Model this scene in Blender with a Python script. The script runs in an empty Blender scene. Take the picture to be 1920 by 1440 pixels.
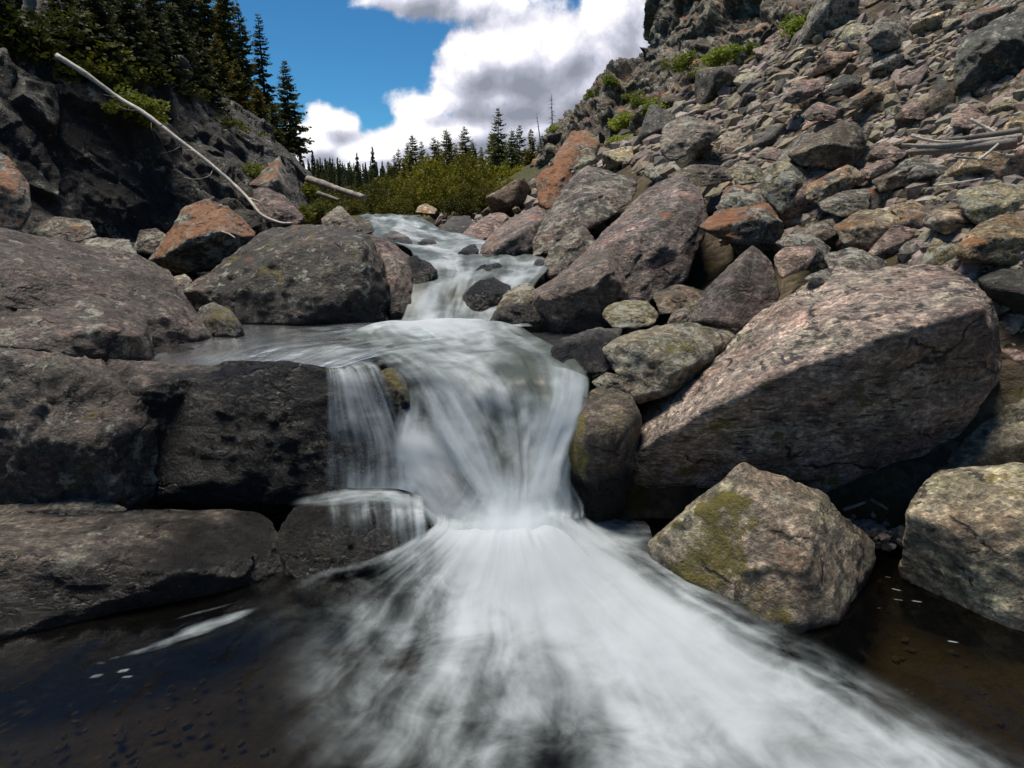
import bpy, bmesh, math, random
import numpy as np
from mathutils import Vector, Matrix

# ------------------------------------------------------------------ camera, sky, sun, exposure
S = bpy.context.scene
COL = S.collection
CAM_H, FPX = 2.2, 1280.0
PITCH = math.atan(345 / FPX)
cam = bpy.data.cameras.new("camera"); cam_o = bpy.data.objects.new("camera", cam); COL.objects.link(cam_o)
cam.sensor_width = 36; cam.lens = 24; cam.clip_start = 0.05; cam.clip_end = 3000
cam_o.location = (0, 0, CAM_H); cam_o.rotation_euler = (math.pi / 2 - PITCH, 0, 0)
S.camera = cam_o
S.view_settings.view_transform = 'Standard'; S.view_settings.look = 'None'
S.view_settings.exposure = 0.25; S.view_settings.gamma = 1.0
S.render.engine = 'CYCLES'
S.cycles.max_bounces = 6; S.cycles.diffuse_bounces = 2; S.cycles.glossy_bounces = 2
S.cycles.transparent_max_bounces = 12; S.cycles.transmission_bounces = 2
S.cycles.use_denoising = True

SUN_DIR = Vector((-0.22, 0.16, 0.96)).normalized()
SUN_EL = math.asin(SUN_DIR.z); SUN_AZ = math.atan2(SUN_DIR.x, SUN_DIR.y)
sl = bpy.data.lights.new("sun", 'SUN'); sl.energy = 5.0; sl.angle = math.radians(26); sl.color = (1.0, 0.92, 0.80)
so = bpy.data.objects.new("sun", sl); COL.objects.link(so)
so.rotation_euler = (-SUN_DIR).to_track_quat('-Z', 'Y').to_euler()

# ------------------------------------------------------------------ node helpers
def N(t, typ, ins=None, **attrs):
    n = t.nodes.new(typ)
    for k, v in attrs.items(): setattr(n, k, v)
    for k, v in (ins or {}).items():
        s = n.inputs[k]
        if isinstance(v, bpy.types.NodeSocket): t.links.new(v, s)
        else: s.default_value = v
    return n
def M(t, op, a, b=0.0, c=0.0, clamp=False):
    n = N(t, 'ShaderNodeMath', {0: a, 1: b, 2: c}, operation=op, use_clamp=clamp); return n.outputs[0]
def V(t, op, a, b=None, sc=None):
    n = N(t, 'ShaderNodeVectorMath', {0: a}, operation=op)
    if b is not None:
        if isinstance(b, bpy.types.NodeSocket): t.links.new(b, n.inputs[1])
        else: n.inputs[1].default_value = b
    if sc is not None:
        if isinstance(sc, bpy.types.NodeSocket): t.links.new(sc, n.inputs['Scale'])
        else: n.inputs['Scale'].default_value = sc
    return n.outputs['Value'] if op in ('LENGTH', 'DOT_PRODUCT', 'DISTANCE') else n.outputs[0]
def SS(t, x, a, b, lo=0.0, hi=1.0):
    n = N(t, 'ShaderNodeMapRange', {0: x, 1: a, 2: b, 3: lo, 4: hi}, interpolation_type='SMOOTHSTEP'); return n.outputs[0]
def MIX(t, f, a, b, bt='MIX'):
    n = N(t, 'ShaderNodeMix', None, data_type='RGBA', blend_type=bt)
    for i, v in ((0, f), (6, a), (7, b)):
        if isinstance(v, bpy.types.NodeSocket): t.links.new(v, n.inputs[i])
        else: n.inputs[i].default_value = v if i == 0 else (tuple(v) + (1,) if len(v) == 3 else v)
    return n.outputs[2]
def NOISE(t, vec, scale, detail=5, rough=0.6, dist=0.0):
    return N(t, 'ShaderNodeTexNoise', {'Vector': vec, 'Scale': scale, 'Detail': detail, 'Roughness': rough, 'Distortion': dist}).outputs[0]
def RAMP(t, f, stops):
    n = N(t, 'ShaderNodeValToRGB', {0: f}); e = n.color_ramp.elements
    while len(e) < len(stops): e.new(0.5)
    for el, (p, c) in zip(e, stops):
        el.position = p; el.color = tuple(c) + (1,) if len(c) == 3 else c
    return n.outputs[0]

# ------------------------------------------------------------------ pixel (1920x1440 photo) -> world
CP, SP = math.cos(PITCH), math.sin(PITCH)
CAM = np.array([0, 0, CAM_H])
def ray(px, py):
    x = (px - 960) / FPX; y = (720 - py) / FPX
    return np.array([x, CP + y * SP, -SP + y * CP])
def atY(px, py, Y):
    d = ray(px, py); return CAM + d * (Y / d[1])
def atZ(px, py, z):
    d = ray(px, py); return CAM + d * ((z - CAM_H) / d[2])
def pt(px, py, q):                       # q > 3 is a distance Y, else a height z
    return atY(px, py, q) if q > 3 else atZ(px, py, q)
def proj(p):
    p = np.asarray(p, float); r = p - CAM
    x = r[..., 0]; f = r[..., 1] * CP - r[..., 2] * SP; u = r[..., 1] * SP + r[..., 2] * CP
    return np.stack([960 + FPX * x / f, 720 - FPX * u / f, f], -1)

# ------------------------------------------------------------------ world: physical sky with clouds far above the valley
w = bpy.data.worlds.new("World"); S.world = w; w.use_nodes = True
t = w.node_tree; t.nodes.clear()
def uv_of(px, py):
    d = ray(px, py); return d[0] / d[1], d[2] / d[1]
g = bpy.data.node_groups.new("cloud_field", 'ShaderNodeTree')
g.interface.new_socket("uv", in_out='INPUT', socket_type='NodeSocketVector')
g.interface.new_socket("density", in_out='OUTPUT', socket_type='NodeSocketFloat')
gi = g.nodes.new('NodeGroupInput'); go = g.nodes.new('NodeGroupOutput')
BLOBS = [  # px, py, rx, ry, strength : where the cloud banks stand
    (885, 125, 75, 58, 1.0), (960, 120, 95, 80, 1.05), (1060, 95, 95, 82, 1.15), (1150, 62, 95, 75, 1.2), (1230, 40, 110, 90, 1.2),
    (930, 185, 150, 40, 1.0), (1080, 170, 160, 70, 1.05), (800, 198, 50, 24, 0.9), (1180, 190, 150, 70, 1.0),
    (870, 5, 130, 34, 0.78), (760, -12, 120, 30, 0.75), (930, 38, 60, 30, .66),
    (615, 230, 42, 30, .95), (585, 268, 70, 34, 1.05), (690, 286, 90, 24, 1.0), (800, 262, 80, 24, 1.0), (890, 248, 120, 34, 1.1), (1000, 245, 120, 40, 1.0),
    (650, 330, 300, 30, 1.1), (1000, 310, 300, 50, 1.1),
    (1500, -200, 400, 160, 1.0), (300, -260, 300, 90, .8), (100, 150, 200, 100, .8), (1900, 150, 400, 200, .8), (900, -420, 500, 150, .8)]
acc = None
for px, py, rx, ry, st in BLOBS:
    u0, v0 = uv_of(px, py)
    a = V(g, 'MULTIPLY', V(g, 'SUBTRACT', gi.outputs[0], (u0, v0, 0)), (FPX / rx / 1.03, FPX / ry / 1.1, 0))
    f = M(g, 'MULTIPLY', M(g, 'SUBTRACT', 1.25, V(g, 'LENGTH', a)), st)
    acc = f if acc is None else M(g, 'SMOOTH_MAX', acc, f, 0.25)
nz = NOISE(g, gi.outputs[0], 8.0, 12, 0.60, 0.15)
vz = N(g, 'ShaderNodeTexVoronoi', {'Vector': V(g, 'ADD', gi.outputs[0], V(g, 'SCALE', N(g, 'ShaderNodeTexNoise', {'Vector': gi.outputs[0], 'Scale': 14.0, 'Detail': 4.0}).outputs[1], None, 0.05)), 'Scale': 17.0, 'Smoothness': 0.6}, feature='SMOOTH_F1').outputs[0]
d = M(g, 'ADD', M(g, 'MULTIPLY', M(g, 'MAXIMUM', acc, -1.0), 0.75), M(g, 'MULTIPLY', M(g, 'SUBTRACT', nz, 0.5), 1.75))
d = M(g, 'SUBTRACT', d, M(g, 'MULTIPLY', M(g, 'SUBTRACT', vz, 0.35), 0.45))
g.links.new(d, go.inputs[0])
tc = N(t, 'ShaderNodeTexCoord')
sep = N(t, 'ShaderNodeSeparateXYZ', {0: tc.outputs['Generated']})
yy = M(t, 'MAXIMUM', M(t, 'ABSOLUTE', sep.outputs[1]), 0.05)
uv = N(t, 'ShaderNodeCombineXYZ', {0: M(t, 'DIVIDE', sep.outputs[0], yy), 1: M(t, 'DIVIDE', sep.outputs[2], yy), 2: 0.0}).outputs[0]
def field(off):
    n = t.nodes.new('ShaderNodeGroup'); n.node_tree = g
    t.links.new(V(t, 'ADD', uv, off), n.inputs[0]); return n.outputs[0]
d0, d1, d2 = field((0, 0, 0)), field((-0.016, 0.022, 0)), field((-.03, 0.085, 0))
mask = SS(t, d0, 0.02, 0.30)
lit = M(t, 'SUBTRACT', d0, M(t, 'MULTIPLY', d1, 0.8))
shade = M(t, 'ADD', M(t, 'MULTIPLY', M(t, 'SUBTRACT', d0, d1), 1.15), M(t, 'MULTIPLY', M(t, 'MINIMUM', M(t, 'MAXIMUM', d2, -.3), .9), -0.58))
shade = M(t, 'ADD', shade, 0.76)
for px, py, rx, ry, st in ((900, 175, 120, 30, .42), (1010, 165, 120, 34, .26), (1120, 150, 90, 44, .22), (950, 222, 130, 18, .20), (645, 258, 70, 22, .34), (1060, 110, 50, 40, .18), (880, 22, 110, 26, .42), (760, 4, 110, 20, .38), (600, 300, 160, 20, .3), (960, 290, 160, 24, .3)):
    u0, v0 = uv_of(px, py)     # thick, shadowed cloud bases
    ln = V(t, 'LENGTH', V(t, 'MULTIPLY', V(t, 'SUBTRACT', uv, (u0, v0, 0)), (FPX / rx, FPX / ry, 0)))
    shade = M(t, 'SUBTRACT', shade, SS(t, ln, 1.7, .0, 0, st * .62))
ccol = RAMP(t, shade, [(0.0, (0.27, 0.29, 0.36)), (0.40, (0.43, 0.45, 0.53)), (0.66, (0.66, 0.67, 0.78)), (0.95, (1.0, 0.99, 1.02))])
sky = N(t, 'ShaderNodeTexSky', None, sky_type='NISHITA', sun_disc=False, sun_elevation=SUN_EL, sun_rotation=SUN_AZ,
        altitude=2600.0, air_density=1.0, dust_density=0.15, ozone_density=2.5)
bg1 = N(t, 'ShaderNodeBackground', {0: MIX(t, 1.0, sky.outputs[0], (.33, .80, 1.02), 'MULTIPLY'), 1: 0.08})
bg2 = N(t, 'ShaderNodeBackground', {0: ccol, 1: SS(t, sep.outputs[1], -.3, .3, .16, .90)})
mx = N(t, 'ShaderNodeMixShader', {0: mask, 1: bg1.outputs[0], 2: bg2.outputs[0]})
t.links.new(mx.outputs[0], N(t, 'ShaderNodeOutputWorld').inputs[0])

# ------------------------------------------------------------------ numpy noise
def _hash(ix, iy, iz, seed):
    h = (ix.astype(np.int64) * 374761393 + iy.astype(np.int64) * 668265263 + iz.astype(np.int64) * 2147483647 + seed * 1274126177) & 0xFFFFFFFF
    h = ((h ^ (h >> 13)) * 1274126177) & 0xFFFFFFFF
    h = ((h ^ (h >> 15)) * 2246822519) & 0xFFFFFFFF
    return (h ^ (h >> 16)) & 0xFFFFFFFF
def vnoise(P, seed=0):                   # smooth value noise, about -1..1
    i = np.floor(P); f = P - i; f = f * f * f * (f * (f * 6 - 15) + 10)
    r = 0
    for dx in (0, 1):
        for dy in (0, 1):
            for dz in (0, 1):
                h = _hash(i[:, 0] + dx, i[:, 1] + dy, i[:, 2] + dz, seed) / 2147483648.0 - 1
                r = r + h * (f[:, 0] if dx else 1 - f[:, 0]) * (f[:, 1] if dy else 1 - f[:, 1]) * (f[:, 2] if dz else 1 - f[:, 2])
    return r
def fbm(P, octs=4, gain=0.5, seed=0, ridge=False):
    r = 0; a = 1.0; tot = 0
    for o in range(octs):
        n = vnoise(P * 2.03 ** o + 17.3 * o, seed + o)
        r = r + a * ((1 - 2 * np.abs(n)) if ridge else n); tot += a; a *= gain
    return r / tot
def worley(P, seed=0, centre=False):                   # nearest cell: F1, F2, a random value per cell
    i = np.floor(P).astype(np.int64); f1 = np.full(len(P), 9.0); f2 = np.full(len(P), 9.0); idv = np.zeros(len(P)); cc = np.zeros_like(P)
    for dx in (-1, 0, 1):
        for dy in (-1, 0, 1):
            for dz in (-1, 0, 1):
                c = i + np.array([dx, dy, dz])
                hx = _hash(c[:, 0], c[:, 1], c[:, 2], seed) / 4294967296.0
                hy = _hash(c[:, 0], c[:, 1], c[:, 2], seed + 7) / 4294967296.0
                hz = _hash(c[:, 0], c[:, 1], c[:, 2], seed + 13) / 4294967296.0
                dd = np.sqrt((c[:, 0] + hx - P[:, 0]) ** 2 + (c[:, 1] + hy - P[:, 1]) ** 2 + (c[:, 2] + hz - P[:, 2]) ** 2)
                nn = dd < f1
                f2 = np.where(nn, f1, np.minimum(f2, dd)); idv = np.where(nn, hx * 0.37 + hz * 0.63, idv); f1 = np.where(nn, dd, f1)
                if centre: cc = np.where(nn[:, None], c + np.stack([hx, hy, hz], 1), cc)
    return (f1, f2, idv, cc) if centre else (f1, f2, idv)

# ------------------------------------------------------------------ mesh and tagging helpers
def mesh_np(name, verts, faces, mat=None, smooth=True, uvs=None, attrs=None):
    me = bpy.data.meshes.new(name)
    verts = np.asarray(verts, np.float32); faces = np.asarray(faces, np.int32)
    me.vertices.add(len(verts)); me.vertices.foreach_set('co', verts.ravel())
    k = faces.shape[1]
    me.loops.add(faces.size); me.loops.foreach_set('vertex_index', faces.ravel())
    me.polygons.add(len(faces)); me.polygons.foreach_set('loop_start', np.arange(0, faces.size, k, dtype=np.int32))
    if smooth is not None: me.polygons.foreach_set('use_smooth', np.full(len(faces), bool(smooth)))
    me.update(calc_edges=True)
    if uvs is not None:
        ul = me.uv_layers.new(name='UVMap'); ul.data.foreach_set('uv', np.asarray(uvs, np.float32)[faces.ravel()].ravel())
    for an, av in (attrs or {}).items():
        at = me.attributes.new(an, 'FLOAT', 'POINT'); at.data.foreach_set('value', np.asarray(av, np.float32))
    if mat: me.materials.append(mat)
    return me
def link(name, me, loc=(0, 0, 0), parent=None):
    o = bpy.data.objects.new(name, me); COL.objects.link(o); o.location = loc
    if parent is not None: o.parent = parent
    return o
def tag(o, label=None, cat=None, group=None, kind=None):
    if label: o['label'] = label
    if cat: o['category'] = cat
    if group: o['group'] = group
    if kind: o['kind'] = kind
    return o
def grid_faces(nu, nv):
    a = np.arange(nu * nv).reshape(nu, nv)
    return np.stack([a[:-1, :-1].ravel(), a[:-1, 1:].ravel(), a[1:, 1:].ravel(), a[1:, :-1].ravel()], 1)
def cat_rom(C, n):                       # C: (k, ...) control rows -> n rows
    C = np.asarray(C, float); k = len(C)
    s = np.linspace(0, k - 1, n); i = np.minimum(s.astype(int), k - 2); f = (s - i).reshape((-1,) + (1,) * (C.ndim - 1))
    p0 = np.where((i > 0).reshape(f.shape), C[np.maximum(i - 1, 0)], 2 * C[i] - C[i + 1])
    p3 = np.where((i < k - 2).reshape(f.shape), C[np.minimum(i + 2, k - 1)], 2 * C[i + 1] - C[i])
    p1, p2 = C[i], C[i + 1]
    return 0.5 * (2 * p1 + (p2 - p0) * f + (2 * p0 - 5 * p1 + 4 * p2 - p3) * f ** 2 + (3 * p1 - p0 - 3 * p2 + p3) * f ** 3)
_ico = {}
def ico(n):
    if n not in _ico:
        bm = bmesh.new(); bmesh.ops.create_icosphere(bm, subdivisions=n, radius=1.0)
        v = np.array([x.co[:] for x in bm.verts]); f = np.array([[q.index for q in p.verts] for p in bm.faces]); bm.free()
        _ico[n] = (v / np.linalg.norm(v, axis=1)[:, None], f)
    return _ico[n]
# ------------------------------------------------------------------ rock material
_rm = {}
def rock_mat(dark=(.052, .046, .040), mid=(.145, .127, .11), light=(.28, .245, .215), lichen=.5, black=.4, orange=0.0, moss=0.0, wet=None, sc=1.0, streak=0.0, ridge=1.0, moss_dir=(0.2, -0.3, 0.9)):
    key = (dark, mid, light, lichen, black, orange, moss, wet, sc, streak, ridge)
    if key in _rm: return _rm[key]
    m = bpy.data.materials.new("rock"); m.use_nodes = True; t = m.node_tree; t.nodes.clear()
    tc = N(t, 'ShaderNodeTexCoord'); oi = N(t, 'ShaderNodeObjectInfo'); ge = N(t, 'ShaderNodeNewGeometry')
    off = V(t, 'SCALE', (31.0, 17.0, 53.0), None, oi.outputs['Random'])
    P = V(t, 'ADD', tc.outputs['Object'], off)
    nA = NOISE(t, P, 1.7 * sc, 5, .6, .4); nB = NOISE(t, P, 8 * sc, 8, .72); nC = NOISE(t, P, 42 * sc, 5, .65)
    col = RAMP(t, nA, [(.30, dark), (.50, mid), (.68, light)])
    col = MIX(t, 1.0, col, RAMP(t, nB, [(.30, (.34,) * 3), (.50, (.92,) * 3), (.68, (1.75,) * 3)]), 'MULTIPLY')
    col = MIX(t, .85, col, RAMP(t, nC, [(.28, (.42,) * 3), (.72, (1.55,) * 3)]), 'MULTIPLY')
    nH = NOISE(t, V(t, 'ADD', P, (3, 11, 6)), 2.4 * sc, 6, .65)
    col = MIX(t, 1.0, col, RAMP(t, nH, [(.33, (1.12, .92, .80)), (.5, (1.02, .98, .90)), (.66, (.92, .98, .80))]), 'MULTIPLY')
    col = MIX(t, 1.0, col, oi.outputs['Color'], 'MULTIPLY')
    nl = NOISE(t, V(t, 'ADD', P, (9, 3, 5)), 6.5 * sc, 9, .74, .3)
    nS = NOISE(t, V(t, 'MULTIPLY', V(t, 'ADD', P, (7, 2, 9)), (1.0, 1.4, 2.2)), 15 * sc, 7, .72, .15)
    col = MIX(t, 1.0, col, RAMP(t, nS, [(.40, (.62,) * 3), (.50, (.88,) * 3), (.58, (1.62, 1.58, 1.5)), (.70, (1.9, 1.85, 1.7))]), 'MULTIPLY')
    lm = M(t, 'MULTIPLY', SS(t, nl, .63 - .16 * lichen, .69 - .15 * lichen), min(1, .4 + lichen))
    col = MIX(t, lm, col, MIX(t, nC, (.24, .235, .20), (.46, .46, .36)))
    if black > 0:
        Ps = V(t, 'MULTIPLY', V(t, 'ADD', P, (2, 8, 1)), (1, 1, 1) if not streak else (1.0, 1.0, 1.0 + streak))
        nk = M(t, 'ADD', NOISE(t, Ps, 7.5 * sc, 8, .68, .2), M(t, 'MULTIPLY', M(t, 'SUBTRACT', nH, .5), .35))
        col = MIX(t, SS(t, nk, .63 - .15 * black, .67 - .14 * black, 0, .9), col, (.028, .024, .022))
        ns = NOISE(t, V(t, 'MULTIPLY', Ps, (1.0, 1.0, 1.4)), 19 * sc, 6, .7, .1)
        col = MIX(t, SS(t, ns, .66 - .13 * black, .70 - .13 * black, 0, .75), col, (.035, .030, .026))
    if orange > 0:
        no = NOISE(t, V(t, 'ADD', P, (4, 1, 7)), 2.6 * sc, 9, .72, .3)
        up = N(t, 'ShaderNodeSeparateXYZ', {0: ge.outputs['Normal']}).outputs[2]
        om = SS(t, M(t, 'ADD', no, M(t, 'MULTIPLY', up, .12)), .74 - .27 * orange, .79 - .26 * orange, 0, .92)
        om = M(t, 'MULTIPLY', om, SS(t, M(t, 'ADD', M(t, 'MULTIPLY', nC, .6), M(t, 'MULTIPLY', nS, .4)), .40, .54, .38, 1.0))
        col = MIX(t, om, col, MIX(t, nS, (.15, .035, .012), (.40, .16, .03)))
    if moss > 0:
        nm = NOISE(t, V(t, 'ADD', P, (1, 6, 2)), 3.2 * sc, 8, .7, .4)
        mm = SS(t, M(t, 'ADD', nm, M(t, 'MULTIPLY', V(t, 'DOT_PRODUCT', ge.outputs['Normal'], moss_dir), .16)), .76 - .26 * moss, .84 - .25 * moss, 0, .93)
        col = MIX(t, mm, col, MIX(t, nB, (.030, .034, .006), (.24, .19, .018)))
    cr = N(t, 'ShaderNodeTexVoronoi', {'Vector': V(t, 'ADD', V(t, 'MULTIPLY', P, (1, 1, 1.8)), V(t, 'SCALE', N(t, 'ShaderNodeTexNoise', {'Vector': P, 'Scale': 3.0 * sc, 'Detail': 5.0}).outputs[1], None, .55 / sc)), 'Scale': 1.15 * sc}, feature='DISTANCE_TO_EDGE').outputs[0]
    crk = SS(t, cr, 0.0, .03)
    crm = M(t, 'MAXIMUM', crk, SS(t, nH, .40, .46))
    col = MIX(t, M(t, 'SUBTRACT', 1.0, crm), col, (.02, .018, .016))
    rough = SS(t, nB, .25, .75, .46, .78)
    if wet is not None:
        pz = N(t, 'ShaderNodeSeparateXYZ', {0: ge.outputs['Position']}).outputs[2]
        wm = SS(t, M(t, 'ADD', pz, M(t, 'MULTIPLY', M(t, 'SUBTRACT', nA, .5), .5)), wet + .10, wet - .02)
        col = MIX(t, M(t, 'MULTIPLY', wm, .93), col, (.010, .0095, .009))
        rough = M(t, 'SUBTRACT', rough, M(t, 'MULTIPLY', wm, .30))
    fac = None
    for fs, fw in ((2.1, .95), (5.0, .50), (12.0, .22)):
        Pq = V(t, 'SCALE', V(t, 'ADD', V(t, 'MULTIPLY', P, (1, 1, 1.5)), V(t, 'SCALE', N(t, 'ShaderNodeTexNoise', {'Vector': P, 'Scale': fs * sc * .8, 'Detail': 3.0}).outputs[1], None, .35 / fs / sc)), None, fs * sc)
        vn = N(t, 'ShaderNodeTexVoronoi', {'Vector': Pq, 'Scale': 1.0})
        fx = M(t, 'MULTIPLY', V(t, 'DOT_PRODUCT', V(t, 'SUBTRACT', vn.outputs['Color'], (.5, .5, .5)), V(t, 'SUBTRACT', Pq, vn.outputs['Position'])), fw)
        fac = fx if fac is None else M(t, 'ADD', fac, fx)
    h = M(t, 'ADD', M(t, 'ADD', fac, M(t, 'MULTIPLY', nB, .75 * ridge)), M(t, 'ADD', M(t, 'MULTIPLY', nC, .22), M(t, 'MULTIPLY', crm, .22)))
    bp = N(t, 'ShaderNodeBump', {'Strength': 1.0, 'Distance': .12 / sc, 'Height': h})
    b = N(t, 'ShaderNodeBsdfPrincipled', {'Base Color': col, 'Roughness': rough, 'Normal': bp.outputs[0], 'Specular IOR Level': .5})
    t.links.new(b.outputs[0], N(t, 'ShaderNodeOutputMaterial').inputs[0])
    _rm[key] = m; return m

# ------------------------------------------------------------------ rock shapes
def hull_planes(P):
    bm = bmesh.new()
    for p in P: bm.verts.new(p)
    bmesh.ops.convex_hull(bm, input=bm.verts[:], use_existing_faces=False)
    bm.normal_update()
    c = P.mean(0); pl = []
    for f in bm.faces:
        if f.calc_area() < 1e-7: continue
        n = np.array(f.normal[:]); d = float(np.dot(n, np.array(f.verts[0].co[:]) - c))
        if d < 0: n, d = -n, -d
        pl.append((n, max(d, 1e-3), f.calc_area()))
    bm.free(); return c, pl
def rock_from_hull(P, seed, sub=5, sharp=200, rough=.8, chips=12, strata=0.6):
    """A convex hull rounded, chipped and weathered: a closed boulder."""
    P = np.asarray(P, float); rng = np.random.default_rng(seed)
    c0 = P.mean(0); U, sv, Wt = np.linalg.svd(P - c0, full_matrices=False)
    sd = np.maximum(sv / math.sqrt(len(P)), 0.28 * sv[0] / math.sqrt(len(P)))
    A = Wt.T * sd                        # whitened -> world
    Q = (P - c0) @ np.linalg.inv(A).T
    c, pl = hull_planes(Q)
    pl.sort(key=lambda x: -x[2]); keep = []
    for n, d, ar in pl:
        for i, (n2, d2) in enumerate(keep):
            if np.dot(n, n2) > 0.985: break
        else: keep.append((n, d))
    Qc = Q - c
    for _ in range(chips):               # knock off corners
        n = rng.normal(size=3); n /= np.linalg.norm(n)
        keep.append((n, float((Qc @ n).max()) * rng.uniform(.84, .97)))
    n = np.array([k[0] for k in keep]); d = np.array([k[1] for k in keep])
    u, f = ico(sub)
    wv = np.stack([fbm(u * 2.6 + seed, 3, .5, seed + k) for k in range(3)], 1)
    u2 = u + .045 * rough * wv
    sdot = np.maximum(u2 @ n.T, 1e-6) / d
    mxs = sdot.max(1); r = 1.0 / (mxs * np.sum((sdot / mxs[:, None]) ** sharp, 1) ** (1.0 / sharp)) * (1 + .8 / sharp)
    W = (u * r[:, None] + c) @ A.T + c0
    cw = c @ A.T + c0
    size = float(np.mean(np.linalg.norm(W - cw, axis=1)))
    rad = W - cw; rad /= np.linalg.norm(rad, axis=1)[:, None]
    q = W / size
    disp = .020 * fbm(q * 1.9 + 5, 4, .5, seed) + .024 * fbm(q * 5.2, 4, .55, seed + 3, ridge=True)
    ax = rng.normal(size=3) * .35 + np.array([0, 0, 1]); ax /= np.linalg.norm(ax)
    for fq, am in ((1.7, .060), (4.4, .034)):   # broken facets: every cell its own tilted plane
        qq = (q + .12 / fq * wv * 2) * fq + ax * (q @ ax * fq * .7)[:, None] + seed * .37
        f1, f2, idv, cc = worley(qq, seed, True)
        gr = np.stack([np.sin(idv * 91.7), np.sin(idv * 57.3 + 2), np.sin(idv * 123.1 + 4)], 1)
        disp += am * ((idv - .5) * .9 + .55 * np.sum(gr * (qq - cc), 1)) * np.clip((f2 - f1) * 20, .25, 1) - am * .22 * np.clip(1 - (f2 - f1) * 16, 0, 1)
    if strata:
        s = q @ ax * 5.5 + .7 * fbm(q * 1.7, 3, .5, seed + 9); fr = s - np.floor(s)
        disp += .022 * strata * (np.minimum(fr * 1.25, (1 - fr) * 6) - .5)
    if sub >= 5: disp += .012 * fbm(q * 13, 3, .6, seed + 5)
    W = W + rad * (disp * size * rough)[:, None]
    return W, f, size

OUTL = []                                # outlines already taken in the photo, nearest landmarks for labels
def in_poly(x, y, poly):
    c = False; j = len(poly) - 1
    for i in range(len(poly)):
        xi, yi = poly[i][:2]; xj, yj = poly[j][:2]
        if (yi > y) != (yj > y) and x < (xj - xi) * (y - yi) / (yj - yi + 1e-9) + xi: c = not c
        j = i
    return c
_seed = [100]
def place_rock(W, f, mat, name, label, cat, group=None, tint=(1, 1, 1), smooth=True):
    loc = np.array([W[:, 0].mean(), W[:, 1].mean(), W[:, 2].min()])
    o = link(name, mesh_np(name, W - loc, f, mat, smooth), loc)
    o.color = (*tint, 1); return tag(o, label, cat, group)
def boulder(label, outline, Yb, Yt, crease=None, mat=None, thick=None, sub=5, sink=0.0, tint=(1, 1, 1), name='boulder', cat='boulder', group=None,
            sharp=200, rough=.8, chips=16, strata=.6, shrink=.78, short=None):
    """outline: (px, py) seen in the photo; distances run from Yb at its foot to Yt at its top; crease: (px, py, Y) ridge points."""
    _seed[0] += 1; sd = _seed[0]; rng = random.Random(sd)
    ys = [p[1] for p in outline]; y0, y1 = min(ys), max(ys); xs = [p[0] for p in outline]; x0, x1 = min(xs), max(xs)
    Yof = lambda y: Yb + (Yt - Yb) * (y1 - y) / max(1, y1 - y0)
    F = [atY(p[0], p[1], p[2] if len(p) > 2 else Yof(p[1])) for p in outline]
    wd = (x1 - x0) / FPX * (Yb + Yt) / 2; hd = (y1 - y0) / FPX * (Yb + Yt) / 2
    if crease is None:
        a = rng.uniform(.25, .4); b = rng.uniform(.6, .75); crease = []
        for q in (a, b):
            px = x0 + (x1 - x0) * q
            cs = [p[1] for p in _cross(outline, px)] or [y0, y1]
            top, bot = min(cs), max(cs)
            py = top + (bot - top) * rng.uniform(.25, .5)
            crease.append((px, py, Yof(py) - .22 * min(wd, hd * 1.6)))
    G = [atY(*p) for p in crease]
    th = thick or .75 * min(wd, 1.6 * hd)
    ctr = np.mean(F, 0); dv = (ctr - CAM) / np.linalg.norm(ctr - CAM)
    B = []
    for p in F:
        q = ctr + (p - ctr) * shrink; dd = q - CAM
        B.append(CAM + dd * (1 + th / np.linalg.norm(dd)))
    E = []
    if sink:
        for p, o in zip(F, outline):
            if o[1] > y0 + .6 * (y1 - y0): E.append(p + np.array([0, .12 * wd, -sink]))
    W, f, size = rock_from_hull(np.array(F + G + B + E), sd, max(sub, 5), max(sharp * 3.5, 70), rough, chips, strata)
    OUTL.append((outline, short or label, (Yb + Yt) / 2, (x0 + x1) / 2, (y0 + y1) / 2))
    return place_rock(W, f, mat or GREY, name, label, cat, group, tint)
def _cross(poly, x):
    r = []
    for i in range(len(poly)):
        (xa, ya), (xb, yb) = poly[i][:2], poly[i - 1][:2]
        if (xa > x) != (xb > x): r.append((x, ya + (yb - ya) * (x - xa) / (xb - xa)))
    return r

GREY = rock_mat((.065, .058, .05), (.18, .16, .14), (.33, .295, .26), .6, .4)
PINK = rock_mat((.10, .072, .066), (.24, .175, .16), (.40, .30, .27), .4, .5, streak=2.5)
BROWN = rock_mat((.045, .037, .028), (.125, .10, .074), (.23, .185, .14), .5, .35)
DARK = rock_mat((.022, .021, .021), (.055, .052, .05), (.12, .11, .105), .35, .2)
LICH = rock_mat((.05, .046, .04), (.15, .135, .12), (.28, .25, .22), .95, .75)
ORAN = rock_mat((.05, .045, .04), (.14, .12, .105), (.25, .21, .18), .7, .55, orange=.62)
RUST = rock_mat((.06, .035, .025), (.17, .10, .07), (.28, .18, .12), .5, .5, orange=.95)
TAN = rock_mat((.12, .09, .06), (.28, .22, .15), (.44, .36, .255), .5, .4, orange=.35)
GREEN = rock_mat((.08, .078, .05), (.20, .19, .125), (.33, .31, .215), .85, .35)
def wet(z, base='grey', moss=0.0):
    d = dict(grey=((.045, .042, .040), (.12, .108, .104), (.24, .21, .20)), pink=((.08, .06, .058), (.19, .145, .14), (.33, .26, .245)),
             brown=((.036, .03, .025), (.085, .07, .057), (.17, .14, .115)), black=((.008, .008, .008), (.018, .017, .017), (.045, .042, .042)),
             pale=((.12, .10, .075), (.28, .245, .19), (.44, .39, .31)))[base]
    return rock_mat(*d, .35, .35, moss=moss, wet=z)
# ------------------------------------------------------------------ big boulders and slabs of the near banks
B = boulder
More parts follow.
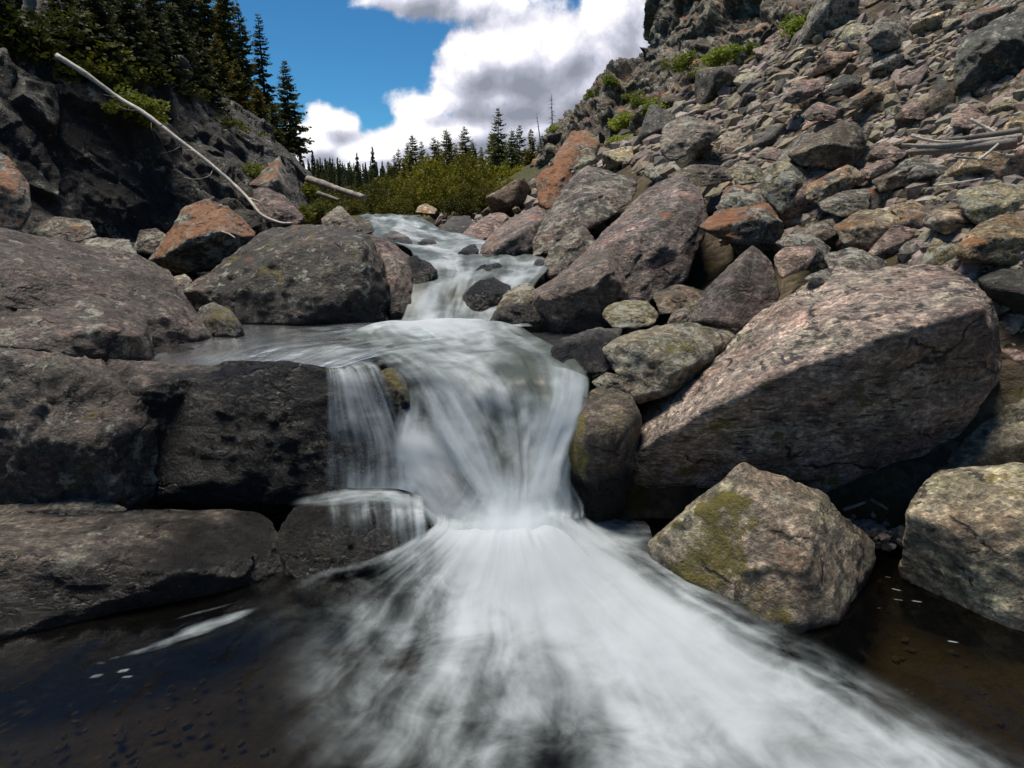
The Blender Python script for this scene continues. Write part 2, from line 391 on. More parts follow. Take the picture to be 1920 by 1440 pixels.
# right bank, near
B("huge tilted slab with a pale pink scaly top and dark face", [(1145, 862, 4.74), (1165, 920, 4.74), (1190, 968, 4.77), (1330, 962, 4.72), (1460, 935, 4.62), (1600, 950, 4.52), (1720, 895, 4.42), (1840, 785, 4.37), (1890, 740, 4.42), (1868, 640, 4.47),
   (1842, 570, 4.42), (1800, 520, 4.82), (1745, 495, 5.12), (1690, 515, 5.22), (1540, 512, 5.42), (1470, 545, 5.37), (1395, 612, 5.27), (1280, 712, 5.07), (1190, 800, 4.92)], 4.3, 5,
  [(1280, 790, 4.22), (1480, 693, 4.04), (1650, 628, 3.98), (1835, 578, 4.07), (1200, 850, 4.40)],
  rock_mat((.16, .12, .11), (.33, .275, .255), (.49, .42, .385), .3, .48, moss=.32, wet=0.02, streak=3.5, moss_dir=(-.9, -.5, -.5)), thick=1.1, sub=6, sink=.3, sharp=45, rough=.62, chips=3, short="huge pink-topped slab")
B("wide pale boulder in the pool with yellow moss on its wet side", [(1213, 1003, 3.85), (1250, 975, 3.72), (1330, 915, 3.77), (1395, 870, 3.82), (1432, 884, 3.82), (1490, 935, 3.77), (1512, 912, 3.82), (1560, 940, 3.77), (1640, 1020, 3.80), (1642, 1050, 3.70),
   (1600, 1120, 3.40), (1570, 1160, 3.20), (1490, 1180, 3.10), (1400, 1135, 3.30), (1290, 1092, 3.50), (1235, 1045, 3.70)], 3.3, 4.1, [(1440, 1010, 3.40), (1500, 1080, 3.20), (1400, 930, 3.52), (1520, 960, 3.47)],
  rock_mat((.12, .10, .08), (.26, .225, .185), (.42, .37, .31), .3, .25, moss=.62, wet=0.0, moss_dir=(-1.1, -.1, -.3)), thick=.5, sub=6, sink=.5, sharp=90, rough=.55, chips=4, short="mossy pool boulder")
B("big smooth pale boulder beside the brown side pool", [(1700, 960, 3.60), (1712, 925, 3.70), (1745, 890, 3.80), (1900, 872, 3.85), (2080, 860, 3.75), (2200, 1000, 3.52), (2150, 1170, 3.12), (2000, 1185, 3.07), (1900, 1160, 3.17), (1800, 1110, 3.37), (1735, 1060, 3.57), (1708, 1010, 3.72)], 3.2, 4.1,
  [(1800, 960, 3.37), (1930, 960, 3.25), (2050, 980, 3.15)], rock_mat((.17, .15, .11), (.32, .28, .215), (.47, .43, .34), .25, .12, moss=.22, wet=-.08), thick=.6, sub=6, sink=.4, sharp=30, rough=.55, chips=5, short="pale side-pool boulder")
B("cracked tan bedrock rising behind the big slab's right end", [(1735, 905), (1790, 850), (1880, 750), (1960, 690), (2120, 700), (2120, 900), (1900, 925)], 4.15, 4.6, [(1900, 830, 4.1), (1850, 860, 4.12)],
  rock_mat((.14, .12, .09), (.27, .235, .18), (.40, .36, .29), .3, .2), thick=.7, sharp=16, rough=.8, short="cracked tan bedrock")
B("small pink rough rock at the frame edge above tan bedrock", [(1862, 652), (1890, 628), (1965, 618), (2010, 690), (1960, 740), (1885, 726)], 4.55, 4.75, None, rock_mat((.13, .085, .08), (.28, .19, .18), (.45, .33, .31), .3, .2))
B("dark overhanging slab behind the pink-topped slab", [(1812, 500), (1870, 484), (1980, 478), (2100, 600), (2040, 680), (1930, 645), (1862, 590)], 4.75, 5.3, [(1850, 525, 4.75), (1960, 560, 4.6)], DARK, thick=.8, short="dark overhanging slab")
B("green stained split block wedged left of the pink-topped slab", [(1124, 655, 5.0), (1165, 625, 5.2), (1290, 602, 5.4), (1345, 606, 5.4), (1392, 626, 5.3), (1345, 668, 5.0), (1280, 715, 4.8), (1255, 752, 4.75), (1210, 764, 4.7), (1165, 712, 4.85)], 4.8, 5.3, [(1215, 640, 4.8), (1270, 700, 4.62), (1350, 640, 5.05)],
  rock_mat((.08, .075, .055), (.19, .175, .135), (.31, .28, .22), .7, .25, orange=.2, moss=.2), thick=.6, short="green stained block")
B("dark grooved wet boulder on the lip right of the main fall", [(1034, 652), (1062, 628), (1112, 612), (1165, 618), (1160, 662), (1140, 694), (1080, 704), (1040, 694)], 4.9, 5.4, None, wet(1.15, 'grey'), thick=.6, sink=.3, short="grooved lip boulder")
B("brown upright boulder with a stripe of yellow moss beside the fall", [(1052, 862), (1066, 800), (1082, 755), (1112, 728), (1150, 724), (1186, 745), (1206, 790), (1185, 850), (1172, 930), (1120, 950), (1082, 925)], 4.3, 4.6, [(1100, 790, 4.22), (1170, 790, 4.2), (1110, 880, 4.14)],
  rock_mat((.045, .036, .03), (.11, .09, .072), (.19, .155, .125), .25, .2, moss=.46, wet=0.35, moss_dir=(-.8, -.5, .4)), thick=.5, sink=.3, sharp=14, short="moss-striped boulder")
B("small grey wedge on top of the moss striped boulder", [(1108, 716), (1138, 697), (1180, 708), (1186, 742), (1130, 740)], 4.75, 4.9, None, GREY)
B("round green-grey boulder under the long slab", [(1126, 590), (1140, 572), (1172, 561), (1215, 566), (1236, 590), (1226, 612), (1150, 616)], 5.9, 6.3, None, GREEN, sharp=14, short="round green-grey boulder")
B("small angular stone right of the round green-grey boulder", [(1248, 608), (1262, 584), (1292, 572), (1304, 600), (1275, 614)], 5.7, 5.9, None, GREY)
B("flat dark slab lying beneath the long slab", [(1215, 555), (1270, 530), (1320, 545), (1340, 580), (1290, 585), (1230, 590)], 6.0, 6.4, None, BROWN)
B("triangular standing shard with a pale narrow edge", [(1286, 608, 5.45), (1320, 545, 5.6), (1388, 478, 5.85), (1412, 459, 5.9), (1448, 492, 5.8), (1464, 552, 5.6), (1440, 600, 5.45), (1396, 616, 5.35)], 5.4, 5.9, [(1392, 492, 5.62), (1316, 603, 5.25)],
  rock_mat((.06, .048, .047), (.13, .105, .10), (.25, .20, .195), .3, .25), thick=.5, sharp=50, rough=.5, chips=2, short="standing shard")
B("long leaning slab with a rippled grey-pink top and orange end", [(1120, 478, 7.6), (1060, 505, 7.4), (1100, 580, 6.9), (1180, 590, 6.7), (1290, 525, 6.9), (1308, 430, 7.3), (1334, 400, 7.6), (1306, 352, 8.3), (1272, 326, 8.8), (1230, 340, 8.9), (1180, 400, 8.4)], 6.8, 8.8,
  [(1165, 441, 7.3), (1262, 411, 7.1), (1270, 368, 7.9)], rock_mat((.07, .055, .053), (.17, .135, .13), (.31, .25, .24), .4, .55, orange=.22, streak=2.5), thick=1.2, sub=6, sharp=45, rough=.6, chips=3, short="long leaning slab")
B("blunt nosed slab with bare pink top hanging over the water", [(998, 548, 6.75), (1003, 562, 6.6), (1040, 604, 6.45), (1130, 606, 6.35), (1180, 560, 6.5), (1168, 500, 6.7), (1143, 468, 7.2), (1090, 485, 7.3)], 6.4, 7.2, [(1012, 553, 6.5), (1140, 500, 6.35), (1080, 545, 6.35)],
  rock_mat((.06, .05, .042), (.15, .12, .105), (.30, .245, .22), .25, .3, wet=1.12), thick=.9, sub=6, sink=.2, sharp=40, rough=.6, chips=3, short="blunt nosed slab")
B("broad dark mottled slab behind the long leaning slab", [(1099, 307, 10.8), (1186, 336, 10.2), (1200, 362, 9.8), (1138, 414, 9.0), (1107, 428, 8.8), (1030, 470, 8.6), (992, 484, 8.6), (990, 458, 9), (1025, 420, 9.6), (1043, 375, 10.2), (1078, 326, 10.8)], 8.7, 10.8, [(1100, 380, 9.2), (1040, 440, 8.7)],
  rock_mat((.06, .052, .045), (.15, .125, .11), (.27, .225, .2), .75, .7), thick=1.5, sub=6, sharp=40, rough=.7, short="mottled slab")
B("small creased grey slab between the two long slabs", [(1014, 512), (1030, 465), (1085, 424), (1108, 440), (1132, 466), (1060, 500), (1026, 532)], 7.7, 8.5, None, GREY, thick=.6)
B("red-orange lichened boulder at the foot of the crag", [(1005, 330), (1030, 311), (1060, 304), (1082, 332), (1060, 365), (1038, 392), (1016, 396), (1008, 375)], 11.6, 12.6, None, RUST, thick=1.2, short="red-orange boulder")
B("tall olive block with a red lichen cap above the red-orange boulder", [(1034, 302), (1052, 275), (1072, 247), (1102, 243), (1128, 272), (1118, 297), (1076, 322), (1040, 318)], 12.4, 13.6, None, rock_mat((.06, .055, .04), (.16, .145, .105), (.28, .25, .19), .7, .4, orange=.75), thick=1.2, short="red-capped block")
B("oval green-grey stone tucked beside the mottled slab", [(1072, 318), (1095, 292), (1118, 290), (1119, 300), (1083, 326)], 11.4, 11.8, None, GREEN)
B("large grey block with a hollow underside on the scree", [(1237, 262), (1245, 230), (1290, 214), (1350, 228), (1364, 250), (1320, 275), (1290, 292), (1262, 305), (1240, 292)], 10.2, 11, None, GREY, thick=1, short="grey hollowed block")
B("orange flecked square block right of the long slab", [(1310, 424, 7.0), (1340, 397, 7.2), (1440, 379, 7.2), (1458, 405, 7.0), (1476, 432, 6.8), (1452, 465, 6.7), (1400, 460, 6.7), (1345, 448, 6.8)], 6.8, 7.2, [(1330, 432, 6.7), (1440, 395, 6.75)], ORAN, thick=.7, short="orange flecked block")
B("lichen crusted rock under the pink flat stone", [(1540, 478), (1600, 459), (1662, 490), (1670, 522), (1632, 562), (1605, 566), (1560, 545)], 5.3, 5.7, None, LICH, short="lichen crusted rock")
B("flat bare pink stone with smooth edges", [(1447, 482), (1470, 463), (1522, 461), (1531, 476), (1512, 506), (1462, 523)], 5.5, 5.8, None, rock_mat((.20, .13, .115), (.34, .235, .21), (.46, .34, .31), .05, .05), sharp=20, rough=.5, short="flat pink stone")
B("pale lichened slab behind the flat pink stone", [(1452, 455), (1478, 440), (1520, 437), (1560, 465), (1545, 510), (1510, 510)], 5.8, 6.0, None, LICH)
B("speckled dark rock in the notch of the pink-topped slab", [(1500, 520), (1560, 500), (1640, 520), (1650, 548), (1612, 570), (1570, 560)], 5.15, 5.4, None, LICH)
B("brown rusty rock above the orange flecked block", [(1345, 388), (1362, 346), (1400, 350), (1428, 375), (1422, 398), (1350, 403)], 7.5, 7.8, None, ORAN, short="rusty rock")
T = lambda lab, poly, Y, m, **k: B(lab, poly, Y, Y + .35, None, m, **k)
T("grey block with olive lichen left of the brown brick shaped rock", [(1425, 342), (1440, 306), (1490, 299), (1522, 330), (1512, 372), (1465, 402), (1427, 367)], 7.4, GREEN)
T("brown brick shaped rock with clean edges", [(1510, 347), (1593, 306), (1624, 330), (1602, 352), (1535, 385), (1512, 373)], 6.9, TAN, sharp=45, rough=.6, short="brown brick shaped rock")
T("long smooth brown rock right of the brick shaped rock", [(1633, 338), (1723, 292), (1757, 315), (1750, 337), (1650, 360)], 6.7, BROWN, short="long brown rock")
T("big dark hooded boulder in the middle of the scree", [(1475, 292), (1520, 254), (1590, 219), (1630, 250), (1620, 293), (1590, 320), (1500, 310)], 7.6, BROWN, thick=.8, short="hooded boulder")
T("tan rock with ochre crust above the lichen crusted rock", [(1560, 424), (1613, 392), (1697, 399), (1710, 434), (1632, 468), (1585, 470)], 6.0, TAN, short="ochre crusted rock")
T("low brown rock left of the ochre crusted rock", [(1485, 432), (1563, 407), (1572, 442), (1540, 460), (1490, 448)], 6.2, BROWN)
T("grey rounded rock below the brick shaped rock", [(1530, 381), (1580, 357), (1634, 352), (1628, 392), (1580, 408), (1545, 399)], 6.5, GREY)
T("sandy block right of the ochre crusted rock", [(1663, 394), (1713, 372), (1759, 394), (1757, 422), (1707, 433)], 6.1, TAN)
T("slanted grey wedge leaning under the sandy block", [(1687, 464), (1740, 419), (1759, 432), (1737, 478), (1707, 490)], 5.7, GREY)
T("broad pale green lichened ledge at the frame edge", [(1790, 355), (1880, 342), (1975, 350), (1990, 440), (1860, 445), (1800, 402)], 5.4, GREEN, thick=.8, short="pale green ledge")
T("ochre stained block below the pale green ledge", [(1785, 462), (1820, 430), (1880, 398), (1985, 405), (1990, 480), (1860, 500), (1800, 495)], 5.0, rock_mat((.10, .075, .04), (.24, .18, .10), (.38, .31, .2), .6, .45, orange=.35), thick=.7, short="ochre block")
T("huge dark grey block jutting from the upper scree", [(1783, 178), (1798, 68), (1925, 18), (2010, 30), (2020, 150), (1900, 162), (1850, 168)], 8.0, rock_mat((.035, .036, .034), (.085, .088, .08), (.16, .165, .15), .55, .3), thick=1.6, sub=6, sharp=36, short="huge dark grey block")
T("dark grey block with flat face high on the scree", [(1618, 84), (1648, 30), (1707, 42), (1714, 82), (1660, 98)], 11, GREY, short="flat-faced grey block")
T("pink square rock left of the driftwood", [(1690, 198), (1737, 182), (1752, 200), (1732, 226), (1693, 222)], 8, PINK)
T("tan wedge under a dark slab mid scree", [(1577, 192), (1640, 159), (1652, 174), (1612, 203), (1580, 210)], 9, TAN)
T("pink knobbly rock above the driftwood pile", [(1785, 215), (1820, 196), (1845, 214), (1830, 244), (1780, 237)], 7.2, PINK)
T("yellow stained block at the end of the driftwood", [(1875, 248), (1900, 219), (1945, 208), (1960, 268), (1900, 276)], 6.5, rock_mat((.11, .085, .04), (.25, .2, .11), (.37, .31, .18), .5, .3), short="yellow stained block")
T("flat pale slab just above the driftwood", [(1800, 260), (1843, 242), (1870, 258), (1815, 272)], 6.9, GREEN)
T("pale pink rock left of the driftwood ends", [(1625, 289), (1657, 262), (1709, 290), (1677, 304)], 7.3, PINK)
T("pinkish tilted slab below the pale pink rock", [(1610, 319), (1673, 289), (1683, 312), (1630, 338)], 7.1, PINK)
T("lichened knob above the orange flecked block", [(1338, 392), (1373, 352), (1422, 360), (1430, 385), (1357, 403)], 7.25, LICH)
T("square olive rock above the rusty rock", [(1361, 322), (1380, 306), (1423, 310), (1432, 342), (1390, 350)], 8, GREEN)
T("pale pink flake below the grey hollowed block", [(1411, 295), (1450, 276), (1466, 284), (1454, 303)], 8.6, PINK)
T("broad flat pink slab in the upper scree", [(1455, 190), (1497, 152), (1550, 143), (1545, 172), (1500, 196)], 10.4, PINK, short="broad pink slab")
T("dark pointed slab right of the broad pink slab", [(1540, 175), (1580, 139), (1619, 143), (1615, 159), (1573, 183)], 9.9, DARK)
T("pinkish broken rock below the broad pink slab", [(1500, 218), (1530, 189), (1572, 203), (1567, 223), (1520, 229)], 9.3, PINK)
T("brown rock beside the sandy block in shadow", [(1757, 420), (1790, 395), (1815, 425), (1800, 465), (1760, 470)], 5.7, BROWN)
T("long grey slab across the lower scree", [(1250, 330), (1300, 305), (1370, 315), (1380, 335), (1330, 350), (1290, 350)], 8.9, BROWN)
T("small pebble-grey rock in the gravel corner", [(1640, 985), (1665, 958), (1700, 965), (1703, 1000), (1680, 1022), (1650, 1010)], 4.05, GREY, name='rock', cat='rock')
T("flat pink pebble left of the pebble-grey rock", [(1612, 985), (1632, 975), (1645, 992), (1632, 1000)], 4.08, PINK, name='rock', cat='rock')
# boulders of the far right bank and in the stream
B("pink-grey boulder with a rusty waterline on the right bank", [(897, 472), (907, 447), (953, 413), (1010, 384), (1032, 402), (1022, 445), (1004, 490), (960, 490), (912, 484)], 8.9, 10.4, [(960, 440, 8.9), (1000, 420, 9.2)],
  rock_mat((.08, .062, .06), (.18, .145, .14), (.30, .24, .23), .35, .3, orange=.25, wet=1.52), thick=1, sink=.2, sub=5, short="rusty waterline boulder")
B("split pink slab beside the rusty waterline boulder", [(856, 450), (880, 425), (907, 406), (940, 394), (957, 410), (920, 442), (895, 455)], 11, 12.5, None, PINK, thick=.9, sink=.2, short="split pink slab")
B("dark wedge boulder with a smooth sloping back", [(804, 445), (830, 422), (852, 406), (880, 404), (892, 425), (865, 446)], 11.6, 13, [(840, 430, 11.7)], DARK, thick=.9, sink=.2, short="dark wedge boulder")
B("tan-orange boulder under the willows", [(778, 398), (785, 386), (800, 381), (820, 392), (815, 402)], 16, 16.6, None, TAN, short="tan-orange boulder")
B("angular dark rock splitting the small cascade", [(864, 548), (888, 529), (925, 519), (958, 536), (950, 556), (910, 592), (880, 588)], 6.85, 7.2, None, wet(1.75, 'black'), thick=.5, sink=.25, short="cascade rock")
B("yellow-brown lichened rock right of the cascade", [(916, 600), (948, 547), (975, 529), (1000, 534), (1022, 570), (1040, 600), (960, 606)], 6.5, 7.1, None, rock_mat((.06, .05, .03), (.17, .14, .085), (.30, .26, .17), .85, .5, wet=1.12), thick=.5, sink=.2, short="yellow-brown rock")
B("small triangular rock between the cascade and the slabs", [(982, 522), (1008, 484), (1024, 490), (1020, 522)], 7.6, 8.2, None, wet(1.5, 'brown'), sink=.2)
B("low brown mossy rock beside the leaf of flat rock in the stream", [(782, 456), (795, 447), (815, 448), (822, 457), (800, 460)], 9.9, 10.2, None, wet(1.62, 'brown', .4), sink=.2, name='rock', cat='rock')
B("rounded dark rock standing in the upper stream", [(708, 452), (722, 438), (738, 431), (768, 445), (774, 458), (735, 460)], 10, 11, None, wet(1.66, 'grey'), sink=.2, short="upper stream rock")
B("small black rock poking from the rapids", [(858, 474), (874, 462), (888, 456), (898, 468), (890, 478)], 8.9, 9.3, None, wet(1.75, 'black'), sink=.2)
B("round dark rock drowned under the rapids' veil", [(880, 518), (900, 498), (935, 493), (955, 508), (950, 525), (900, 530)], 7.55, 7.9, None, wet(1.9, 'brown', .3), sink=.2)
B("flat pinkish rock breaking the surface of the upper pool", [(590, 646), (612, 638), (645, 635), (690, 641), (708, 656), (690, 668), (640, 658)], 5.3, 5.7, None, wet(1.08, 'pink'), sink=.2, sharp=18, short="flat pool rock")
# left bank
B("big dark boulder with a mossy rim at the upper pool", [(345, 585, 6.9), (352, 548, 7.1), (402, 506, 7.4), (440, 480, 7.6), (478, 442, 7.8), (503, 426, 7.9), (567, 419, 7.9), (640, 424, 7.7), (682, 432, 7.5), (712, 462, 7.3), (727, 512, 7.1), (724, 585, 6.75), (690, 596, 6.55), (560, 610, 6.5), (450, 604, 6.6)], 6.6, 7.9,
  [(480, 500, 6.9), (560, 450, 7.0), (672, 450, 6.8), (670, 540, 6.45), (560, 540, 6.6), (440, 540, 6.7)], rock_mat((.03, .028, .026), (.08, .074, .068), (.17, .155, .14), .5, .3, orange=.12, moss=.2, wet=1.18), thick=1.0, sub=6, sink=.25, sharp=24, rough=.8, short="big dark pool boulder")
B("grey lobe leaning on the big dark boulder", [(338, 552), (365, 525), (402, 506), (428, 516), (432, 560), (420, 592), (372, 574)], 6.7, 7.1, None, GREY, thick=.5, short="grey lobe")
B("orange-crowned boulder streaked with white lichen", [(274, 492), (300, 455), (322, 428), (345, 389), (390, 372), (426, 385), (470, 428), (482, 446), (440, 502), (400, 512), (355, 517), (300, 507)], 7.9, 8.7, [(370, 430, 7.7), (420, 440, 7.7), (330, 470, 7.7)],
  rock_mat((.055, .05, .045), (.15, .135, .13), (.27, .235, .23), .9, .7, orange=.78, streak=1.5), thick=.9, sub=6, short="orange-crowned boulder")
B("orange lichened block at the frame edge under the cliff", [(-90, 265), (0, 277), (56, 345), (62, 402), (40, 432), (-90, 440)], 6.6, 7.1, None, ORAN, thick=.8, short="orange frame-edge block")
B("small crusted rock with an orange cap left of the lichen hump", [(48, 440), (75, 420), (105, 404), (165, 412), (185, 442), (130, 462), (70, 460)], 7.0, 7.4, None, rock_mat((.05, .045, .04), (.13, .12, .11), (.24, .21, .20), .85, .6, orange=.45))
B("white lichened hump behind the bedrock", [(125, 474), (165, 445), (240, 449), (262, 482), (232, 505), (150, 496)], 6.6, 7.0, None, LICH, short="lichen hump")
B("small dark rock behind the orange-crowned boulder's left foot", [(248, 470), (262, 432), (295, 428), (318, 445), (290, 480)], 8.4, 8.7, None, LICH)
B("long bedrock slope of purple-grey stone above the left pool", [(-120, 425, 5.6), (0, 428, 6.0), (60, 440, 6.2), (127, 473, 6.4), (250, 478, 6.6), (310, 520, 6.4), (340, 560, 6.2), (390, 628, 5.9), (330, 648, 5.6), (230, 660, 5.3), (60, 640, 4.9), (-120, 600, 4.5)], 5.3, 6.5,
  [(140, 520, 5.6), (300, 590, 5.6), (30, 490, 5.2)], rock_mat((.055, .046, .045), (.14, .118, .116), (.25, .21, .205), .4, .4, streak=3, wet=1.06), thick=1.0, sub=6, sink=.3, sharp=14, rough=.85, chips=5, short="purple-grey bedrock slope")
B("rounded bedrock hump with a pale scaly top", [(-120, 640, 4.55), (-120, 590, 4.7), (0, 588, 5.0), (60, 568, 5.2), (180, 544, 5.5), (240, 558, 5.5), (274, 606, 5.3), (270, 645, 5.0), (205, 688, 4.75), (130, 668, 4.6), (40, 652, 4.5)], 4.6, 5.4, [(120, 610, 4.75), (230, 610, 4.85)],
  rock_mat((.06, .05, .048), (.16, .135, .13), (.28, .24, .23), .55, .4, streak=3, wet=1.06), thick=.8, sub=6, sink=.3, sharp=12, rough=.7, chips=5, short="scaly bedrock hump")
B("small rounded rock with moss on the pool's rim", [(364, 592), (378, 574), (402, 567), (432, 580), (456, 614), (442, 632), (395, 624)], 5.9, 6.2, None, wet(1.12, 'grey', .45), sink=.2, sharp=14, short="mossy rim rock")
B("low wet shelf rock in the shallow left pool", [(245, 690), (262, 655), (310, 643), (372, 652), (408, 668), (330, 684)], 4.95, 5.6, None, wet(1.12, 'pink'), sink=.25, sharp=16, rough=.7)
B("tall bedrock wall, pale and broken on its dry side", [(-120, 935, 4.1), (-120, 660, 4.35), (0, 655, 4.5), (60, 655, 4.6), (175, 668, 4.7), (232, 722, 4.55), (300, 770, 4.45), (290, 930, 4.3), (232, 945, 4.15), (100, 940, 4.1)], 4.15, 4.6, [(150, 700, 4.3), (170, 850, 4.02), (60, 800, 4.05), (40, 680, 4.2)],
  rock_mat((.045, .04, .038), (.13, .115, .11), (.25, .22, .21), .45, .3, moss=.12), thick=.8, sub=6, sink=.2, sharp=26, rough=1.1, short="pale bedrock wall")
B("black wet bedrock wall under the upper pool's edge", [(225, 735, 4.55), (300, 698, 4.66), (400, 684, 4.72), (470, 679, 4.76), (540, 676, 4.74), (590, 694, 4.58), (640, 712, 4.54), (760, 730, 4.6), (790, 930, 4.45), (600, 935, 4.35), (235, 945, 4.3)], 4.35, 4.65, [(420, 720, 4.5), (560, 730, 4.48), (430, 900, 4.3)],
  wet(3.0, 'black'), thick=.45, sub=6, sink=.3, sharp=24, rough=.6, chips=4, short="black wet wall")
B("broad flat slab at the lower pool with a pale top", [(-120, 975, 3.80), (0, 985, 3.85), (130, 968, 4.05), (300, 972, 4.05), (480, 954, 4.15), (516, 976, 4.05), (535, 1060, 3.82), (546, 1092, 3.72), (500, 1115, 3.65), (300, 1160, 3.40), (-120, 1240, 2.95)], 3.1, 3.9,
  [(-120, 1035, 3.25), (0, 1030, 3.30), (150, 1052, 3.34), (350, 1070, 3.45), (420, 1056, 3.58), (505, 1035, 3.75)],
  rock_mat((.06, .053, .048), (.15, .135, .125), (.27, .245, .23), .4, .25, moss=.12, wet=0.24), thick=.4, sub=6, sink=.25, sharp=26, rough=.6, chips=4, short="broad flat slab")
B("narrow pale shelf behind the broad flat slab", [(-100, 958), (0, 948), (190, 930), (255, 960), (130, 985), (0, 992)], 3.9, 4.1, None, GREY, sharp=18)
B("wet dark ledge rock under the small side fall", [(515, 975, 3.95), (560, 950, 4.1), (640, 940, 4.15), (740, 945, 4.1), (795, 962, 4.0), (808, 1012, 3.8), (795, 1050, 3.72), (560, 1085, 3.65), (535, 1060, 3.7)], 3.7, 4.1, [(600, 975, 3.85), (720, 975, 3.82)],
  wet(3.0, 'brown', .2), thick=.45, sub=6, sink=.4, sharp=20, rough=.6, chips=4, short="side-fall ledge rock")
B("grey peaked boulder behind the big dark boulder", [(598, 418), (615, 400), (637, 383), (660, 408), (678, 434), (640, 440)], 9.2, 9.8, None, GREY, thick=.6, short="grey peaked boulder")
B("black block at the stream bend", [(668, 412), (690, 406), (704, 435), (690, 440), (676, 436)], 9.8, 10.3, None, DARK)
B("pink streaked slab sloping into the cascade", [(684, 432, 8.1), (712, 438, 8.1), (745, 465, 7.8), (772, 482, 7.6), (764, 520, 7.3), (775, 575, 6.95), (730, 585, 6.85), (715, 520, 7.2)], 6.9, 8, [(735, 500, 7.1)], wet(1.22, 'pink'), thick=.7, sink=.25, short="pink streaked slab")
B("black wet knob at the cascade's left edge", [(760, 490), (775, 478), (802, 490), (822, 508), (800, 532), (775, 545)], 7.2, 7.6, None, wet(2, 'black'), sink=.2)
B("sharp upright shard with an orange side under the dark cliff", [(466, 346, 10.2), (500, 318, 10.6), (524, 292, 11), (540, 330, 10.8), (548, 368, 10.4), (543, 388, 10.2), (502, 356, 10.1)], 10.2, 11, [(520, 335, 10.1)], ORAN, thick=.6, sharp=50, rough=.6, chips=2, short="orange-sided shard")
B("rounded purple boulder below the orange-sided shard", [(468, 356), (500, 350), (532, 366), (570, 405), (562, 424), (510, 424), (478, 395)], 8.9, 9.5, None, PINK, tint=(.7, .66, .7), thick=.7, short="purple boulder")
B("mossy wet rock parting the thin curtain from the main fall", [(712, 694), (742, 688), (764, 718), (772, 765), (748, 775), (724, 745)], 4.36, 4.5, None, wet(.9, 'brown', .75), sink=.3, thick=.4, short="curtain-parting rock")
B("folded grey bedrock between the lichen hump and the orange-crowned boulder", [(205, 505), (262, 480), (318, 508), (352, 560), (372, 600), (330, 600), (262, 545)], 6.3, 6.9, None, rock_mat((.055, .048, .045), (.14, .12, .117), (.25, .215, .21), .5, .4, streak=2), thick=.8, short="folded grey bedrock")
B("dark low rock under the lichen hump", [(60, 470), (120, 455), (180, 470), (260, 500), (240, 530), (100, 510)], 6.4, 6.8, None, GREY, thick=.6)
B("small grey stone wedged under the orange-crowned boulder", [(318, 520), (345, 512), (362, 525), (345, 548), (325, 545)], 6.9, 7.2, None, GREY, name='rock', cat='rock')
B("sloping pinkish rim of bedrock at the shallow end of the upper pool", [(180, 672), (245, 686), (330, 694), (425, 688), (432, 704), (345, 742), (305, 800), (262, 796), (205, 730)], 4.42, 4.72, [(330, 712, 4.5), (262, 720, 4.42)], rock_mat((.05, .042, .04), (.14, .115, .11), (.25, .21, .20), .3, .25, wet=.98), thick=.5, sink=.3, sharp=30, rough=.7, short="pinkish pool rim")
for o in list(COL.objects):                # the left bank is darker stone than the right
    l_ = o.get('label', '')
    if any(k in l_ for k in ('purple-grey stone', 'hump with a pale scaly', 'bedrock wall, pale', 'dark boulder with a mossy rim', 'folded grey bedrock', 'sloping pinkish rim', 'flat slab at the lower pool', 'grey lobe leaning')):
        o.color = (.66, .64, .63, 1)
# ------------------------------------------------------------------ ground: valley floor, stream bed, scree slope
def sstep(x, a, b):
    q = np.clip((x - a) / (b - a), 0, 1); return q * q * (3 - 2 * q)
def smax(a, b, k=.35):
    h = np.clip(.5 + .5 * (a - b) / k, 0, 1); return b + (a - b) * h + k * h * (1 - h)
def ground_z(X, Y):
    X = np.asarray(X, float); Y = np.asarray(Y, float)
    bed = np.interp(Y, [-30, 4.25, 4.75, 6.6, 7.3, 8.7, 11, 15.5, 20, 40, 150, 700], [-.5, -.45, .62, .72, 1.0, 1.15, 1.3, 1.45, 1.75, 1.95, 1.8, 1.5])
    zr = -1.36 + .605 * X + .196 * np.minimum(Y, 24) - 1.1 * (1 - sstep(Y, 3.6, 5.4)) - .25 * np.maximum(Y - 22, 0)
    zr = np.minimum(zr, 9.5) - .9 * np.maximum(X - 22, 0)
    zl = .55 + (-X - 3.2) * .42 - 1.9 * (1 - sstep(Y, 4.8, 6.2)) - .3 * np.maximum(Y - 12, 0)
    zl = np.minimum(zl, 5) - .5 * np.maximum(-X - 14, 0)
    return smax(smax(bed, np.maximum(zr, -2)), np.maximum(zl, -2))
n = 330
sx = np.linspace(-1, 1, n); gx = 3.0 * np.sinh(5.6 * sx) / 1.0
sy = np.linspace(-.35, 1, n); gy = 5.0 + 3.2 * np.sinh(6.0 * sy)
gy = gy[gy > -40]
GX, GY = np.meshgrid(gx, gy, indexing='ij')
P = np.stack([GX.ravel(), GY.ravel(), np.zeros(GX.size)], 1)
z = ground_z(P[:, 0], P[:, 1]); near = np.exp(-np.maximum(P[:, 1] - 20, 0) / 30)
z = z + near * (.10 * fbm(P * 1.3, 4, .5, 3) + .05 * fbm(P * 5, 3, .5, 8))
P[:, 2] = z
m = bpy.data.materials.new("valley_ground"); m.use_nodes = True; t = m.node_tree; t.nodes.clear()
ge = N(t, 'ShaderNodeNewGeometry'); pos = ge.outputs['Position']
a = NOISE(t, pos, 2.2, 8, .7); b_ = NOISE(t, pos, 17, 6, .7)
vo = N(t, 'ShaderNodeTexVoronoi', {'Vector': pos, 'Scale': 9.0, 'Randomness': 1.0})
